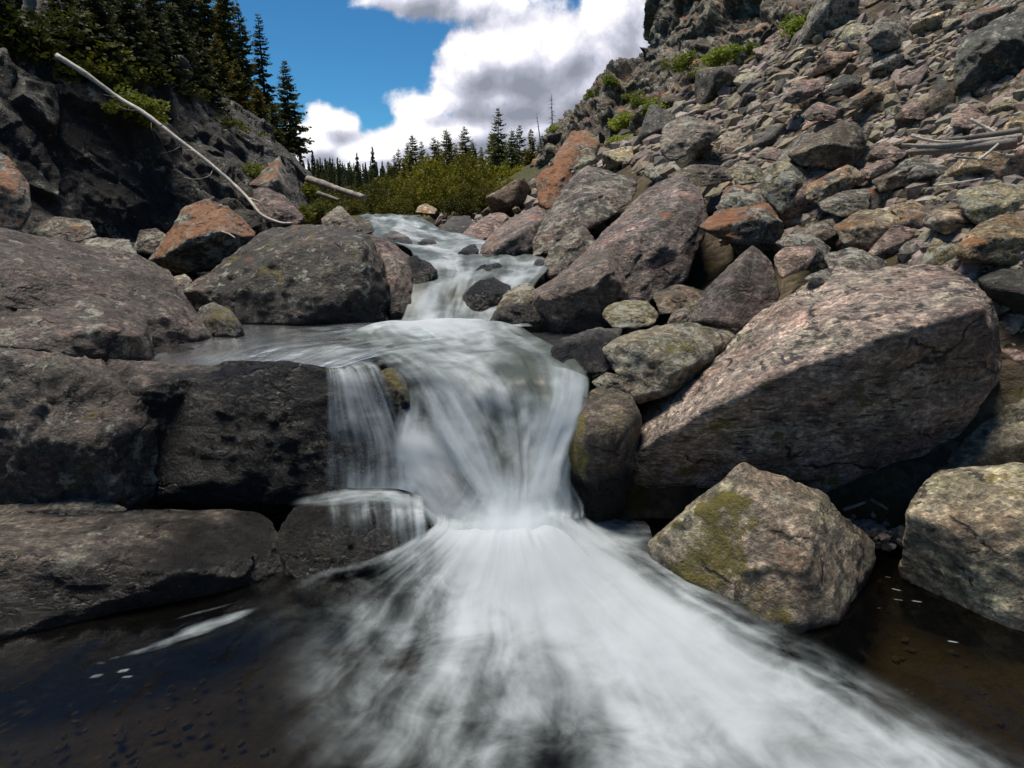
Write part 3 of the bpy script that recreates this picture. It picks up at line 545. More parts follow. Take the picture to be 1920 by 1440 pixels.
stone = MIX(t, .8, RAMP(t, a, [(.3, (.028, .021, .013)), (.5, (.07, .052, .032)), (.7, (.14, .112, .076))]), RAMP(t, b_, [(.3, (.4,) * 3), (.7, (1.5,) * 3)]), 'MULTIPLY')
stone = MIX(t, .55, stone, MIX(t, N(t, 'ShaderNodeSeparateColor', {0: vo.outputs['Color']}).outputs[0], (.35,) * 3, (1.7,) * 3), 'MULTIPLY')
stone = MIX(t, SS(t, NOISE(t, pos, 3.1, 6, .7), .5, .62, 0, .75), stone, (.060, .050, .008))
sy_ = N(t, 'ShaderNodeSeparateXYZ', {0: pos}).outputs[1]
zz = N(t, 'ShaderNodeSeparateXYZ', {0: pos}).outputs[2]
stone = MIX(t, SS(t, M(t, 'ADD', zz, M(t, 'MULTIPLY', a, .25)), .05, -.12, 0, .85), stone, MIX(t, b_, (.026, .024, .014), (.10, .082, .042)))
grass = MIX(t, b_, (.030, .034, .008), (.085, .085, .018))
colr = MIX(t, SS(t, M(t, 'ADD', sy_, M(t, 'MULTIPLY', a, 6.0)), 20.0, 25.0), stone, grass)
bp = N(t, 'ShaderNodeBump', {'Strength': 1.0, 'Distance': .06, 'Height': M(t, 'ADD', b_, M(t, 'MULTIPLY', vo.outputs['Distance'], -.9))})
t.links.new(N(t, 'ShaderNodeBsdfPrincipled', {'Base Color': colr, 'Roughness': .85, 'Normal': bp.outputs[0], 'Specular IOR Level': .3}).outputs[0], N(t, 'ShaderNodeOutputMaterial').inputs[0])
tag(link('ground', mesh_np('ground', P, grid_faces(len(gx), len(gy)), m)), kind='structure')

# ------------------------------------------------------------------ the two rock walls of the gorge
def grid_normals(G):
    du = np.gradient(G, axis=0); dv = np.gradient(G, axis=1)
    nn = np.cross(du, dv); return nn / (np.linalg.norm(nn, axis=2)[..., None] + 1e-9)
def crag(name, rows, nu, nv, mat, amp, seed, jt, flip=1):
    C = np.array([[(atY(*p) if len(p) == 3 and not isinstance(p, np.ndarray) else p) for p in r] for r in rows], float)
    G = cat_rom(C, nu); G = np.swapaxes(cat_rom(np.swapaxes(G, 0, 1), nv), 0, 1)
    nn = grid_normals(G) * flip; Q = G.reshape(-1, 3)
    R = np.array(jt); q = Q @ R.T
    wq = np.stack([fbm(Q * .9, 3, .5, seed + i) for i in range(3)], 1); d = 0
    for fq, am, ofs in ((.62, 1.5, 0.), (1.5, .62, 9.), (3.6, .22, 4.)):
        qq = (q + .22 / fq * wq) * fq + ofs
        f1, f2, idv, cc = worley(qq, seed + int(ofs), True)
        gr = np.stack([np.sin(idv * 91.7), np.sin(idv * 57.3 + 2), np.sin(idv * 123.1 + 4)], 1)
        d = d + am * amp * ((idv - .5) * .9 + .75 * np.sum(gr * (qq - cc), 1)) * np.clip((f2 - f1) * 14, .2, 1) - am * amp * .16 * np.clip(1 - (f2 - f1) * 18, 0, 1)
    d = d + amp * (.5 * fbm(Q * .45, 4, .5, seed + 2) + .12 * fbm(Q * 4.2, 5, .6, seed + 5, ridge=True))
    Q = Q + nn.reshape(-1, 3) * d[:, None]
    o = link(name, mesh_np(name, Q, grid_faces(nu, nv)[:, ::flip], mat)); tag(o, kind='structure'); return o, Q.reshape(nu, nv, 3)
base = [(985, 372, 18.6), (1045, 335, 17.5), (1100, 302, 17.2), (1200, 238, 17.2), (1290, 176, 17.4), (1400, 124, 17.4), (1500, 66, 17.0), (1620, -10, 17.2), (1760, -100, 17.6)]
crest = [(1012, 332, 20.5), (1034, 274, 21), (1078, 200, 21), (1140, 156, 21), (1200, 122, 21), (1238, 48, 21.5), (1252, -20, 22), (1310, -130, 22.5), (1400, -230, 23)]
def mid(a, b, k, bul): return (a[0] + (b[0] - a[0]) * k, a[1] + (b[1] - a[1]) * k, a[2] + (b[2] - a[2]) * k - bul)
rows = [[(p[0], p[1] + 28, p[2] - .9) for p in base], base, [mid(a, b, .33, .25) for a, b in zip(base, crest)], [mid(a, b, .7, .25) for a, b in zip(base, crest)], crest,
        [atY(*p) + np.array([.7, 2.5, -.15]) for p in crest], [atY(*p) + np.array([1.5, 6, -2.5]) for p in crest]]
cragm = rock_mat((.035, .030, .024), (.105, .088, .066), (.20, .175, .13), .6, .4, orange=.42, sc=.55)
_, CRG = crag('right_cliff', rows, 260, 360, cragm, .40, 11, [[1.15, .3, .5], [-.35, 1.0, .2], [-.55, -.1, .62]], -1)
lb = [(-160, 450, 6.4), (100, 445, 8.0), (250, 440, 9.0), (380, 440, 9.8), (470, 440, 10.5), (545, 428, 12), (606, 415, 14)]
l1 = [(-160, 290, 7.1), (100, 310, 8.8), (250, 318, 9.7), (380, 325, 10.5), (470, 335, 11.5), (545, 348, 13), (598, 368, 14.8)]
l2 = [(-160, 150, 7.9), (100, 185, 9.5), (250, 200, 10.3), (370, 235, 11.4), (460, 275, 12.7), (540, 310, 14.2), (590, 345, 15.5)]
l3 = [(-160, 0, 9.2), (100, 60, 10.6), (240, 100, 11.4), (350, 155, 12.6), (450, 232, 14), (535, 282, 15.5), (583, 328, 16.5)]
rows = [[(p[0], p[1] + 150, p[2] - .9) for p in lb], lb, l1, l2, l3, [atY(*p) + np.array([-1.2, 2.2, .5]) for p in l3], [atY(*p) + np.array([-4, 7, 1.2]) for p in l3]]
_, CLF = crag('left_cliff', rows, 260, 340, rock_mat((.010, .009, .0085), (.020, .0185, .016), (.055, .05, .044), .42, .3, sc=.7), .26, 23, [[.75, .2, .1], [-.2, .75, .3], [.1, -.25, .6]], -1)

# ------------------------------------------------------------------ scree: the larger rocks one by one, the rubble between them as one mass
def hit_ground(px, py):
    d = ray(px, py); ts = np.concatenate([np.linspace(2.5, 12, 140), np.linspace(12.1, 26, 100)])
    p = CAM + ts[:, None] * d; g_ = ground_z(p[:, 0], p[:, 1]); k = np.nonzero(p[:, 2] < g_)[0]
    return p[k[0]] if len(k) else None
TAL = [(905, 392), (1000, 345), (1100, 312), (1200, 238), (1290, 178), (1400, 122), (1500, 66), (1610, -5), (1700, -30), (1960, -30), (1960, 640), (1820, 600), (1700, 480), (1480, 470), (1380, 470), (1310, 345), (1200, 330), (1110, 320), (1040, 385), (940, 400)]
rg = random.Random(5)
KINDS = [("grey", GREY), ("grey", GREY), ("pinkish", PINK), ("brown", BROWN), ("dark grey", DARK), ("lichen-speckled", LICH), ("tan", TAN), ("green-grey", GREEN), ("rust-stained", ORAN), ("pinkish", PINK), ("brown", BROWN)]
ORD = ["nearest", "second", "third", "fourth", "fifth", "sixth", "seventh", "eighth", "ninth", "tenth", "eleventh", "twelfth", "thirteenth", "fourteenth", "fifteenth"]
placed = []; want = 260; tries = 0; todo = []
while len(placed) < want and tries < 9000:
    tries += 1
    px = rg.uniform(905, 1950); py = rg.uniform(-25, 620)
    if not in_poly(px, py, TAL) or any(in_poly(px, py, o[0]) for o in OUTL): continue
    h = hit_ground(px, py)
    if h is None or h[1] > 19: continue
    rpx = rg.lognormvariate(0, .38) * np.interp(py, [0, 180, 330, 480], [15, 17, 26, 34]) * np.interp(px, [900, 1050, 1300, 1900], [.75, .75, .85, 1.1])
    rpx *= 1.9 - .75 * len(placed) / want
    if any((px - q[0]) ** 2 + (py - q[1]) ** 2 < (.74 * (rpx + q[2])) ** 2 for q in placed): continue
    if any(abs(px - o[3]) < 0 for o in OUTL): continue
    placed.append((px, py, rpx)); todo.append((px, py, rpx, h))
items = []
for i, (px, py, rpx, h) in enumerate(todo):
    r = rpx / FPX * h[1]; cn, mt = rg.choice(KINDS); rs = np.random.default_rng(900 + i)
    ax = rs.uniform(.6, 1.0, 3) * np.array([1.35, 1.0, .85]); form = "long" if ax[0] > 1.7 * ax[1] else "flat" if ax[2] < .52 else "blocky" if ax[2] > .62 else "angular"
    pts = rs.normal(size=(10, 3)); pts = pts / np.abs(pts).max(1)[:, None] ** .9
    pts = pts * ax * r * 1.05
    an = rs.uniform(0, 6.28); tl = rs.normal(0, .3)
    Rm = np.array(Matrix.Rotation(-.42 + tl, 3, 'Y') @ Matrix.Rotation(an, 3, 'Z') @ Matrix.Rotation(rs.normal(0, .25), 3, 'X'))
    W, f, _s = rock_from_hull(pts @ Rm.T, 2000 + i, 4 if rpx > 13 else 3, 40, .8, 5, .5)
    W = W + h + np.array([0, 0, .28 * r])
    lm = min(OUTL, key=lambda o: math.hypot(px - o[3], py - o[4]) + (0 if o[1].startswith(tuple("abcdefghijklmnopqrstuvwxyz")) and len(o[1].split()) <= 4 else 160))
    dx, dy = px - lm[3], py - lm[4]
    rel = ("right of" if dx > 0 else "left of") if abs(dx) > abs(dy) else ("below" if dy > 0 else "above")
    items.append([math.hypot(dx, dy), cn, form, rel, lm[1], W, f, mt])
cnt = {}
for it in sorted(items, key=lambda q: q[0]):
    dd, cn, form, rel, lm, W, f, mt = it
    k = (cn, form, rel, lm); c = cnt.get(k, 0); cnt[k] = c + 1
    lab = f"{cn} {form} scree rock, {ORD[min(c, 14)]} " + ("one " if c else "") + f"{rel} the {lm}"
    tv = rg.uniform(.65, 1.75); tw = rg.uniform(-.08, .14)
    place_rock(W, f, mt, 'rock', lab, 'rock', 'rocks lying on the scree slope', (tv * (1 + tw), tv, tv * (1 - tw)))

sm = bpy.data.materials.new("scree"); sm.use_nodes = True; t = sm.node_tree; t.nodes.clear()
at = N(t, 'ShaderNodeAttribute', attribute_name='hue').outputs['Fac']; tcn = N(t, 'ShaderNodeTexCoord').outputs['Object']
c1 = RAMP(t, at, [(0, (.06, .054, .048)), (.2, (.16, .14, .125)), (.38, (.27, .205, .185)), (.52, (.13, .105, .078)), (.68, (.26, .215, .15)), (.82, (.20, .19, .135)), (1, (.40, .34, .30))])
c1 = MIX(t, .9, c1, RAMP(t, NOISE(t, tcn, 22, 6, .7), [(.3, (.45,) * 3), (.7, (1.45,) * 3)]), 'MULTIPLY')
bp = N(t, 'ShaderNodeBump', {'Strength': .7, 'Distance': .02, 'Height': NOISE(t, tcn, 40, 5, .65)})
c1 = MIX(t, SS(t, N(t, 'ShaderNodeSeparateXYZ', {0: N(t, 'ShaderNodeNewGeometry').outputs['Position']}).outputs[2], -.02, -.1, 0, .85), c1, (.040, .034, .018))
t.links.new(N(t, 'ShaderNodeBsdfPrincipled', {'Base Color': c1, 'Roughness': .85, 'Normal': bp.outputs[0], 'Specular IOR Level': .3}).outputs[0], N(t, 'ShaderNodeOutputMaterial').inputs[0])
rs = np.random.default_rng(77); VV, FF, HH = [], [], []; off = 0; u1, f1_ = ico(1)
def rubble(p, r):
    global off
    ax = rs.uniform(.55, 1.25, 3) * np.array([1.2, 1, .85]) * r
    k = rs.uniform(.72, 1.15, len(u1)); v = (u1 * k[:, None])
    v = np.sign(v) * np.abs(v) ** .8 * ax
    Rm = np.array((Matrix.Rotation(rs.normal(-.45, .35), 3, 'Y') @ Matrix.Rotation(rs.uniform(0, 6.28), 3, 'Z')))
    VV.append(v @ Rm.T + p + np.array([0, 0, .2 * r])); FF.append(f1_ + off); off += len(u1); HH.append(np.full(len(u1), rs.uniform()))
nr = 0
for _ in range(15000):
    px = rg.uniform(900, 1990); py = rg.uniform(-40, 640)
    if not in_poly(px, py, TAL): continue
    h = hit_ground(px, py)
    if h is None or h[1] > 20: continue
    rubble(h, (3.4 + rg.random() ** 2.0 * 13) / FPX * h[1] * np.interp(py, [0, 400], [.9, 1.35])); nr += 1
    if nr > 6500: break
for _ in range(260):                     # gravel corner under the big slab, and the banks of the upper stream
    px = rg.uniform(1570, 1730); py = rg.uniform(925, 1030); p = atY(px, py, 4.1 + rg.uniform(-.15, .2)); rubble(np.array([p[0], p[1], .02 + .1 * rg.random()]), rg.uniform(.012, .045))
for _ in range(500):
    Y = rg.uniform(9, 19); s_ = rg.choice([-1, 1]); X = np.interp(Y, [9, 12, 15, 19], [-1.1, -2.2, -3.6, -5]) - rg.random() * 1.6 if s_ < 0 else np.interp(Y, [9, 12, 15, 19], [.5, -.4, -1.5, -2.2]) + rg.random() * 1.8
    rubble(np.array([X, Y, float(ground_z(X, Y)) + .12]), rg.uniform(.05, .16))
for _ in range(420):                     # cobbles on the bed of the lower pool
    s_ = rg.random() < .5; X = rg.uniform(-3.0, -.4) if s_ else rg.uniform(1.0, 3.0); Y = rg.uniform(1.7, 3.3) if s_ else rg.uniform(1.9, 3.9)
    rubble(np.array([X, Y, float(ground_z(X, Y)) + .02]), rg.uniform(.008, .032))
o = link('scree', mesh_np('scree', np.concatenate(VV), np.concatenate(FF), sm, False, attrs={'hue': np.concatenate(HH)})); tag(o, kind='stuff')
# ------------------------------------------------------------------ water
def water_mat(kind):
    m = bpy.data.materials.new("water_" + kind); m.use_nodes = True; t = m.node_tree; t.nodes.clear()
    ge = N(t, 'ShaderNodeNewGeometry'); pos = ge.outputs['Position']; uv = N(t, 'ShaderNodeUVMap').outputs[0]
    out = N(t, 'ShaderNodeOutputMaterial')
    wob = V(t, 'SCALE', N(t, 'ShaderNodeTexNoise', {'Vector': uv, 'Scale': 1.7, 'Detail': 2.0}).outputs[1], None, .16)
    uw = V(t, 'ADD', uv, wob)
    n1 = NOISE(t, V(t, 'MULTIPLY', uw, (.7, 5.5, 1)), 1.0, 2, .5); n2 = NOISE(t, V(t, 'MULTIPLY', uw, (.5, 19, 1)), 1.0, 2, .5)
    n3 = NOISE(t, V(t, 'MULTIPLY', uw, (1.5, 2.6, 1)), 1.0, 4, .6); n4 = NOISE(t, pos, 4.2, 4, .6, .5)
    if kind == 'clear':
        h = M(t, 'ADD', M(t, 'MULTIPLY', n1, .5), M(t, 'MULTIPLY', n3, .8))
        bp = N(t, 'ShaderNodeBump', {'Strength': .42, 'Distance': .10, 'Height': h})
        fr = N(t, 'ShaderNodeFresnel', {'IOR': 1.33, 'Normal': bp.outputs[0]}).outputs[0]
        tr = N(t, 'ShaderNodeBsdfTransparent', {0: (.44, .40, .29, 1)})
        gl = N(t, 'ShaderNodeBsdfAnisotropic', {'Color': (.95, .97, 1, 1), 'Roughness': .2, 'Normal': bp.outputs[0]})
        t.links.new(N(t, 'ShaderNodeMixShader', {0: fr, 1: tr.outputs[0], 2: gl.outputs[0]}).outputs[0], out.inputs[0]); return m
    F = N(t, 'ShaderNodeAttribute', attribute_name='foam').outputs['Fac']; ED = N(t, 'ShaderNodeAttribute', attribute_name='edge').outputs['Fac']
    if kind == 'veil': F = M(t, 'MULTIPLY', F, ED)
    k = M(t, 'ADD', M(t, 'MULTIPLY', M(t, 'MULTIPLY', F, M(t, 'SUBTRACT', 1.0, F)), 3.2), .16)
    s = M(t, 'ADD', M(t, 'MULTIPLY', M(t, 'SUBTRACT', n1, .5), 1.3), M(t, 'ADD', M(t, 'MULTIPLY', M(t, 'SUBTRACT', n2, .5), .42), M(t, 'ADD', M(t, 'MULTIPLY', M(t, 'SUBTRACT', n3, .5), 1.2), M(t, 'MULTIPLY', M(t, 'SUBTRACT', n4, .5), 1.1))))
    s = M(t, 'ADD', F, M(t, 'MULTIPLY', s, k))
    f = M(t, 'MULTIPLY', SS(t, s, -.02, 1.12), SS(t, F, 0.0, .18))
    bp = N(t, 'ShaderNodeBump', {'Strength': .22, 'Distance': .05, 'Height': M(t, 'ADD', n1, M(t, 'MULTIPLY', n2, .3))})
    fc = MIX(t, f, (.43, .50, .52), (.63, .69, .74))
    df = N(t, 'ShaderNodeBsdfDiffuse', {'Color': fc, 'Normal': bp.outputs[0]}); tl = N(t, 'ShaderNodeBsdfTranslucent', {'Color': fc})
    foam = N(t, 'ShaderNodeMixShader', {0: .42, 1: df.outputs[0], 2: tl.outputs[0]}).outputs[0]
    if kind == 'body':
        under = N(t, 'ShaderNodeBsdfPrincipled', {'Base Color': MIX(t, n3, (.018, .022, .016), (.07, .085, .072)), 'Roughness': .42, 'IOR': 1.33, 'Normal': bp.outputs[0]}).outputs[0]
    else: under = N(t, 'ShaderNodeBsdfTransparent').outputs[0]
    sh = N(t, 'ShaderNodeMixShader', {0: f, 1: under, 2: foam}).outputs[0]
    if kind == 'body': sh = N(t, 'ShaderNodeMixShader', {0: SS(t, M(t, 'ADD', ED, M(t, 'MULTIPLY', M(t, 'SUBTRACT', n1, .5), M(t, 'MULTIPLY', M(t, 'SUBTRACT', 1.0, ED), .9))), .05, .8), 1: N(t, 'ShaderNodeBsdfTransparent').outputs[0], 2: sh}).outputs[0]
    t.links.new(sh, out.inputs[0]); return m
CLEAR, BODY, VEIL = water_mat('clear'), water_mat('body'), water_mat('veil')
def sheet(name, lines, nu, nv, mat, amp=.0, seed=1, fine=9.0, lift=0.0, soft=(.12, .12), vs=1.0):
    L = []
    for ln in lines:
        c = np.array([[*pt(p[0], p[1], p[2]), p[3]] if isinstance(p, tuple) else p for p in ln], float)
        L.append(cat_rom(c, nu))
    G = cat_rom(np.array(L), nv)         # (nv, nu, 4)
    X = G[..., :3]; F = np.clip(G[..., 3], 0, 1)
    u = np.concatenate([[0], np.cumsum(np.linalg.norm(np.diff(X, axis=1), axis=2).mean(0))]); v = np.concatenate([[0], np.cumsum(np.linalg.norm(np.diff(X, axis=0), axis=2).mean(1))])
    Uu, Vv = np.meshgrid(u, v)
    if amp:
        nn = grid_normals(X); sgn = np.sign((nn * (CAM - X)).sum(2).mean()) or 1
        q = np.stack([Uu.ravel() * .9, Vv.ravel() * fine, np.zeros(Uu.size)], 1)
        q2 = np.stack([Uu.ravel() * 2.2, Vv.ravel() * 3.5, np.full(Uu.size, 5.)], 1)
        d = (.6 * fbm(q, 2, .5, seed) + .9 * fbm(q2, 3, .5, seed + 4)).reshape(Uu.shape)
        e = np.minimum(1, np.minimum(np.linspace(0, 6, nv), np.linspace(6, 0, nv)))[:, None]
        X = X + nn * sgn * (amp * d * e)[..., None]
    X = X + np.array([0, 0, lift]); tv = np.linspace(0, 1, nv)
    E = (np.clip(tv / max(soft[0], 1e-4), 0, 1) * np.clip((1 - tv) / max(soft[1], 1e-4), 0, 1))[:, None] * np.ones_like(F); E = E * E * (3 - 2 * E)
    o = link(name, mesh_np(name, X.reshape(-1, 3), grid_faces(nv, nu), mat, True, np.stack([Uu.ravel(), Vv.ravel() * vs], 1), {'foam': F.ravel(), 'edge': E.ravel()}))
    return tag(o, kind='structure')
# still water of the lower pool, and of the upper pool that ends on its stone lip
def flat(name, pts_rows, nu, nv, mat, seed=0):
    L = [[np.array([*p, 0.0]) for p in r] for r in pts_rows]; return sheet(name, L, nu, nv, mat, .012, seed, 5.0)
flat('lower_pool', [[(-4.6, 4.7, 0), (-4.6, 3, 0), (-4.6, .2, 0)], [(-1.5, 4.7, 0), (-1.6, 3, 0), (-1.8, .2, 0)], [(1.5, 4.7, 0), (1.6, 3, 0), (1.8, .2, 0)], [(4.6, 4.7, 0), (4.6, 3, 0), (4.6, .2, 0)]], 160, 260, CLEAR)
A = lambda px, py, z=1.035: tuple(atZ(px, py, z))
flat('upper_pool', [[(-3.4, 4.7, 1.035), (-3.4, 5.6, 1.035), (-3.4, 7.5, 1.035)], [A(330, 703), (-2.5, 5.7, 1.035), (-2.4, 7.5, 1.035)], [A(450, 689), (-1.9, 5.8, 1.035), (-1.8, 7.5, 1.035)], [A(560, 684), (-1.3, 5.9, 1.035), (-1.2, 7.5, 1.035)], [A(640, 688), (-.8, 5.9, 1.035), (-.7, 7.5, 1.035)],
                    [A(740, 662, .93), (-.3, 6, .95), (-.3, 7.5, 1.0)], [A(1000, 650, .92), (.4, 6, .95), (.4, 7.5, 1.0)], [A(1150, 668, 1.0), (1.2, 6, 1.0), (1.2, 7.5, 1.0)]], 120, 220, CLEAR, 3)
cur = [[(770, 600, 1.055, 0.465), (620, 606, 1.055, 0.248), (490, 620, 1.055, 0.186), (400, 640, 1.055, 0.136), (310, 668, 1.055, 0.074), (235, 705, 1.055, 0.0)], [(785, 612, 1.055, 0.496), (650, 622, 1.055, 0.26), (545, 636, 1.055, 0.186), (455, 655, 1.055, 0.149), (385, 678, 1.055, 0.124), (320, 705, 1.055, 0.037)], [(805, 622, 1.055, 0.434), (695, 640, 1.055, 0.279), (605, 655, 1.055, 0.205), (525, 670, 1.055, 0.186), (475, 681, 1.055, 0.161), (440, 690, 1.055, 0.062)], [(830, 635, 1.055, 0.372), (745, 648, 1.055, 0.279), (672, 664, 1.055, 0.26), (628, 676, 1.055, 0.248), (606, 686, 1.055, 0.186), (590, 698, 1.055, 0.062)], [(860, 642, 1.055, 0.31), (785, 655, 1.055, 0.279), (728, 666, 1.055, 0.31), (696, 674, 1.055, 0.31), (676, 682, 1.055, 0.31), (660, 692, 1.055, 0.186)], [(880, 650, 1.055, 0.186), (810, 664, 1.055, 0.217), (770, 674, 1.055, 0.248), (745, 681, 1.055, 0.248), (728, 688, 1.055, 0.186), (720, 696, 1.055, 0.062)]]
sheet('pool_current', cur, 180, 120, VEIL, .008, 41, 5, lift=.006)
# the stream coming down between the boulders
rowsU = [(403, 17.5, 680, 775, .35), (410, 15.2, 692, 782, .75), (418, 13.8, 696, 800, .7), (428, 12.6, 700, 815, .7), (440, 11.3, 712, 862, .75), (452, 10.3, 745, 905, .55), (466, 9.5, 775, 960, .7), (480, 8.8, 785, 1005, .8), (494, 8.1, 792, 1020, .85), (508, 7.7, 796, 1015, .8), (524, 7.36, 786, 1000, .85), (548, 7.12, 778, 985, .8), (575, 6.92, 772, 972, .85), (600, 6.66, 762, 975, .95), (612, 6.35, 740, 990, .9)]
lines = []
for k, tt in enumerate(np.linspace(0, 1, 9)):
    ln = []
    for j, (py, Y, xl, xr, fo) in enumerate(rowsU):
        edge = min(1, 5 * tt + .35, 5 * (1 - tt) + .35); rr = random.Random(j * 31 + k)
        ln.append((xl - 12 + (xr - xl + 24) * tt, py + rr.uniform(-1.2, 1.2), Y, min(1, fo * edge * rr.uniform(.28, 1.08))))
    lines.append(ln)
sheet('upper_stream', lines, 300, 150, BODY, .045, 5, 7, soft=(.03, .03))
# white water crossing the upper pool and going over the fall
lines = [
 [(640, 628, 1.05, 0), (672, 648, 1.05, 0), (700, 664, 1.05, 0), (765, 690, 1.03, 0), (800, 728, 4.50, .2), (832, 790, 4.40, .62), (866, 870, 4.25, .8), (900, 940, 4.13, .88), (925, 1010, 3.95, 1)],
 [(700, 606, 1.07, .7), (725, 630, 1.06, .5), (755, 652, 1.06, .4), (802, 676, 1.05, .45), (856, 722, 4.55, .6), (900, 790, 4.42, .42), (922, 870, 4.28, .38), (938, 940, 4.13, .85), (948, 1010, 3.95, 1)],
 [(770, 600, 1.08, .95), (800, 622, 1.07, .75), (830, 645, 1.06, .6), (880, 675, 1.05, .5), (925, 724, 4.6, .52), (950, 790, 4.47, .5), (962, 870, 4.3, .6), (966, 940, 4.15, .95), (970, 1010, 3.95, 1)],
 [(840, 598, 1.09, 1), (875, 620, 1.07, .8), (908, 642, 1.06, .5), (950, 668, 1.06, .22), (978, 716, 4.66, .16), (994, 780, 4.48, .58), (990, 870, 4.31, .8), (984, 940, 4.16, 1), (986, 1010, 3.95, 1)],
 [(900, 602, 1.08, .85), (935, 622, 1.06, .6), (968, 642, 1.06, .35), (1005, 664, 1.06, .25), (1030, 712, 4.68, .3), (1040, 780, 4.48, .72), (1020, 870, 4.31, .92), (1004, 940, 4.16, 1), (1002, 1010, 3.95, 1)],
 [(955, 610, 1.06, .25), (985, 628, 1.06, .15), (1010, 644, 1.06, .15), (1050, 664, 1.06, .15), (1074, 706, 4.68, .6), (1078, 780, 4.47, .85), (1054, 870, 4.31, .9), (1040, 940, 4.18, .95), (1030, 1010, 3.97, 1)],
 [(985, 616, 1.05, .0), (1015, 634, 1.05, .0), (1045, 650, 1.05, 0), (1082, 672, 1.05, .05), (1108, 712, 4.62, .3), (1100, 780, 4.45, .45), (1076, 870, 4.30, .5), (1080, 940, 4.2, .6), (1085, 1005, 4.0, .7)]]
sheet('main_waterfall', lines, 280, 200, BODY, .05, 9, 6, soft=(.13, .08))
lines = [
 [(745, 700, 1.02, 0), (738, 760, 4.36, .25), (722, 820, 4.24, .5), (722, 880, 4.14, .55), (770, 950, 3.98, .8), (820, 1015, 3.85, .9)],
 [(772, 715, 4.5, .05), (768, 770, 4.34, .55), (765, 830, 4.18, .98), (790, 895, 4.08, .85), (830, 960, 3.97, .9), (870, 1020, 3.85, 1)],
 [(796, 722, 4.48, .1), (800, 772, 4.36, .35), (808, 835, 4.19, 1), (838, 900, 4.09, .8), (868, 960, 3.97, .85), (895, 1020, 3.85, 1)],
 [(818, 730, 4.46, .2), (836, 785, 4.37, .55), (850, 845, 4.24, .85), (876, 905, 4.13, .6), (905, 965, 4.0, .9), (925, 1020, 3.87, 1)],
 [(838, 742, 4.45, .0), (866, 800, 4.40, .25), (885, 860, 4.28, .3), (910, 920, 4.16, .4), (935, 970, 4.02, .85), (950, 1020, 3.88, 1)]]
sheet('side_waterfall', lines, 160, 110, VEIL, .03, 14, 6, soft=(.2, .2))
lines = [
 [(598, 694, 1.07, 0), (606, 706, 4.34, .1), (606, 780, 4.22, .22), (604, 850, 4.17, .18), (600, 915, 4.12, .2)],
 [(622, 690, 1.07, .1), (630, 704, 4.36, .5), (640, 780, 4.22, .45), (648, 850, 4.16, .36), (652, 915, 4.08, .6)],
 [(648, 686, 1.075, .2), (662, 702, 4.38, .75), (686, 780, 4.24, .55), (704, 850, 4.15, .42), (708, 915, 4.06, .8)],
 [(676, 682, 1.075, .2), (694, 700, 4.40, .6), (724, 780, 4.28, .42), (744, 850, 4.17, .3), (752, 918, 4.06, .75)],
 [(706, 678, 1.075, .1), (724, 700, 4.42, .3), (752, 780, 4.32, .3), (770, 850, 4.19, .35), (790, 930, 4.04, .8)]]
sheet('curtain_waterfall', lines, 140, 170, VEIL, .02, 18, 16, vs=2.3)
lines = [
 [(540, 940, .37, 0), (610, 920, .375, .2), (690, 908, .385, .35), (760, 925, .37, .3), (815, 962, .30, .12)],
 [(540, 950, .36, .02), (615, 936, .37, .4), (700, 926, .38, .62), (768, 942, .36, .45), (822, 985, .27, .15)],
 [(545, 958, .35, 0), (620, 950, .36, .22), (710, 944, .37, .4), (778, 962, .33, .28), (824, 1010, .2, .1)],
 [(550, 966, .33, 0), (628, 962, .345, .04), (715, 958, .35, .12), (784, 982, .29, .22), (826, 1035, .12, .3)]]
sheet('ledge_water', lines, 120, 90, VEIL, .012, 22, 8, lift=.02, soft=(.3, .4))
film = []
for px, fo in ((600, .04), (625, .14), (650, .12), (672, .2), (692, .36), (712, .24), (734, .40), (752, .36), (770, .48), (788, .58), (806, .6)):
    film.append([(px - 4, 926, 4.04, fo * .7), (px - 2, 946 + abs(px - 700) * .04, 3.94, fo * 1.35), (px + 2, 970, 3.78, fo * 1.15), (px + 5, 1012, 3.69, fo * .62), (px + 8, 1058, 3.60, fo * .4)])
sheet('ledge_film', film, 70, 150, VEIL, .006, 27, 14, soft=(.1, .1), vs=2.2)
# silky tongues crossing in front of the fall, and the boil at its foot
tong = [[(676, 676, 1.06, 0), (708, 690, 4.50, .1), (742, 735, 4.36, .3), (782, 810, 4.22, .45), (846, 905, 4.06, .6), (920, 990, 3.90, .5)],
 [(700, 664, 1.06, .2), (742, 682, 4.55, .4), (786, 735, 4.38, .6), (828, 810, 4.22, .7), (884, 905, 4.06, .8), (940, 990, 3.90, .6)],
 [(730, 652, 1.06, .3), (786, 680, 4.56, .55), (832, 735, 4.40, .72), (872, 810, 4.25, .66), (916, 905, 4.08, .8), (956, 990, 3.90, .6)],
 [(764, 645, 1.06, .3), (832, 684, 4.58, .4), (876, 740, 4.42, .45), (908, 815, 4.28, .4), (940, 905, 4.10, .6), (970, 990, 3.90, .6)],
 [(800, 640, 1.06, .1), (870, 690, 4.60, .1), (910, 745, 4.45, .1), (936, 820, 4.3, .1), (958, 905, 4.12, .3), (984, 990, 3.90, .4)]]
sheet('silk_waterfall', tong, 160, 120, VEIL, .025, 51, 6, soft=(.3, .3), vs=1.6)
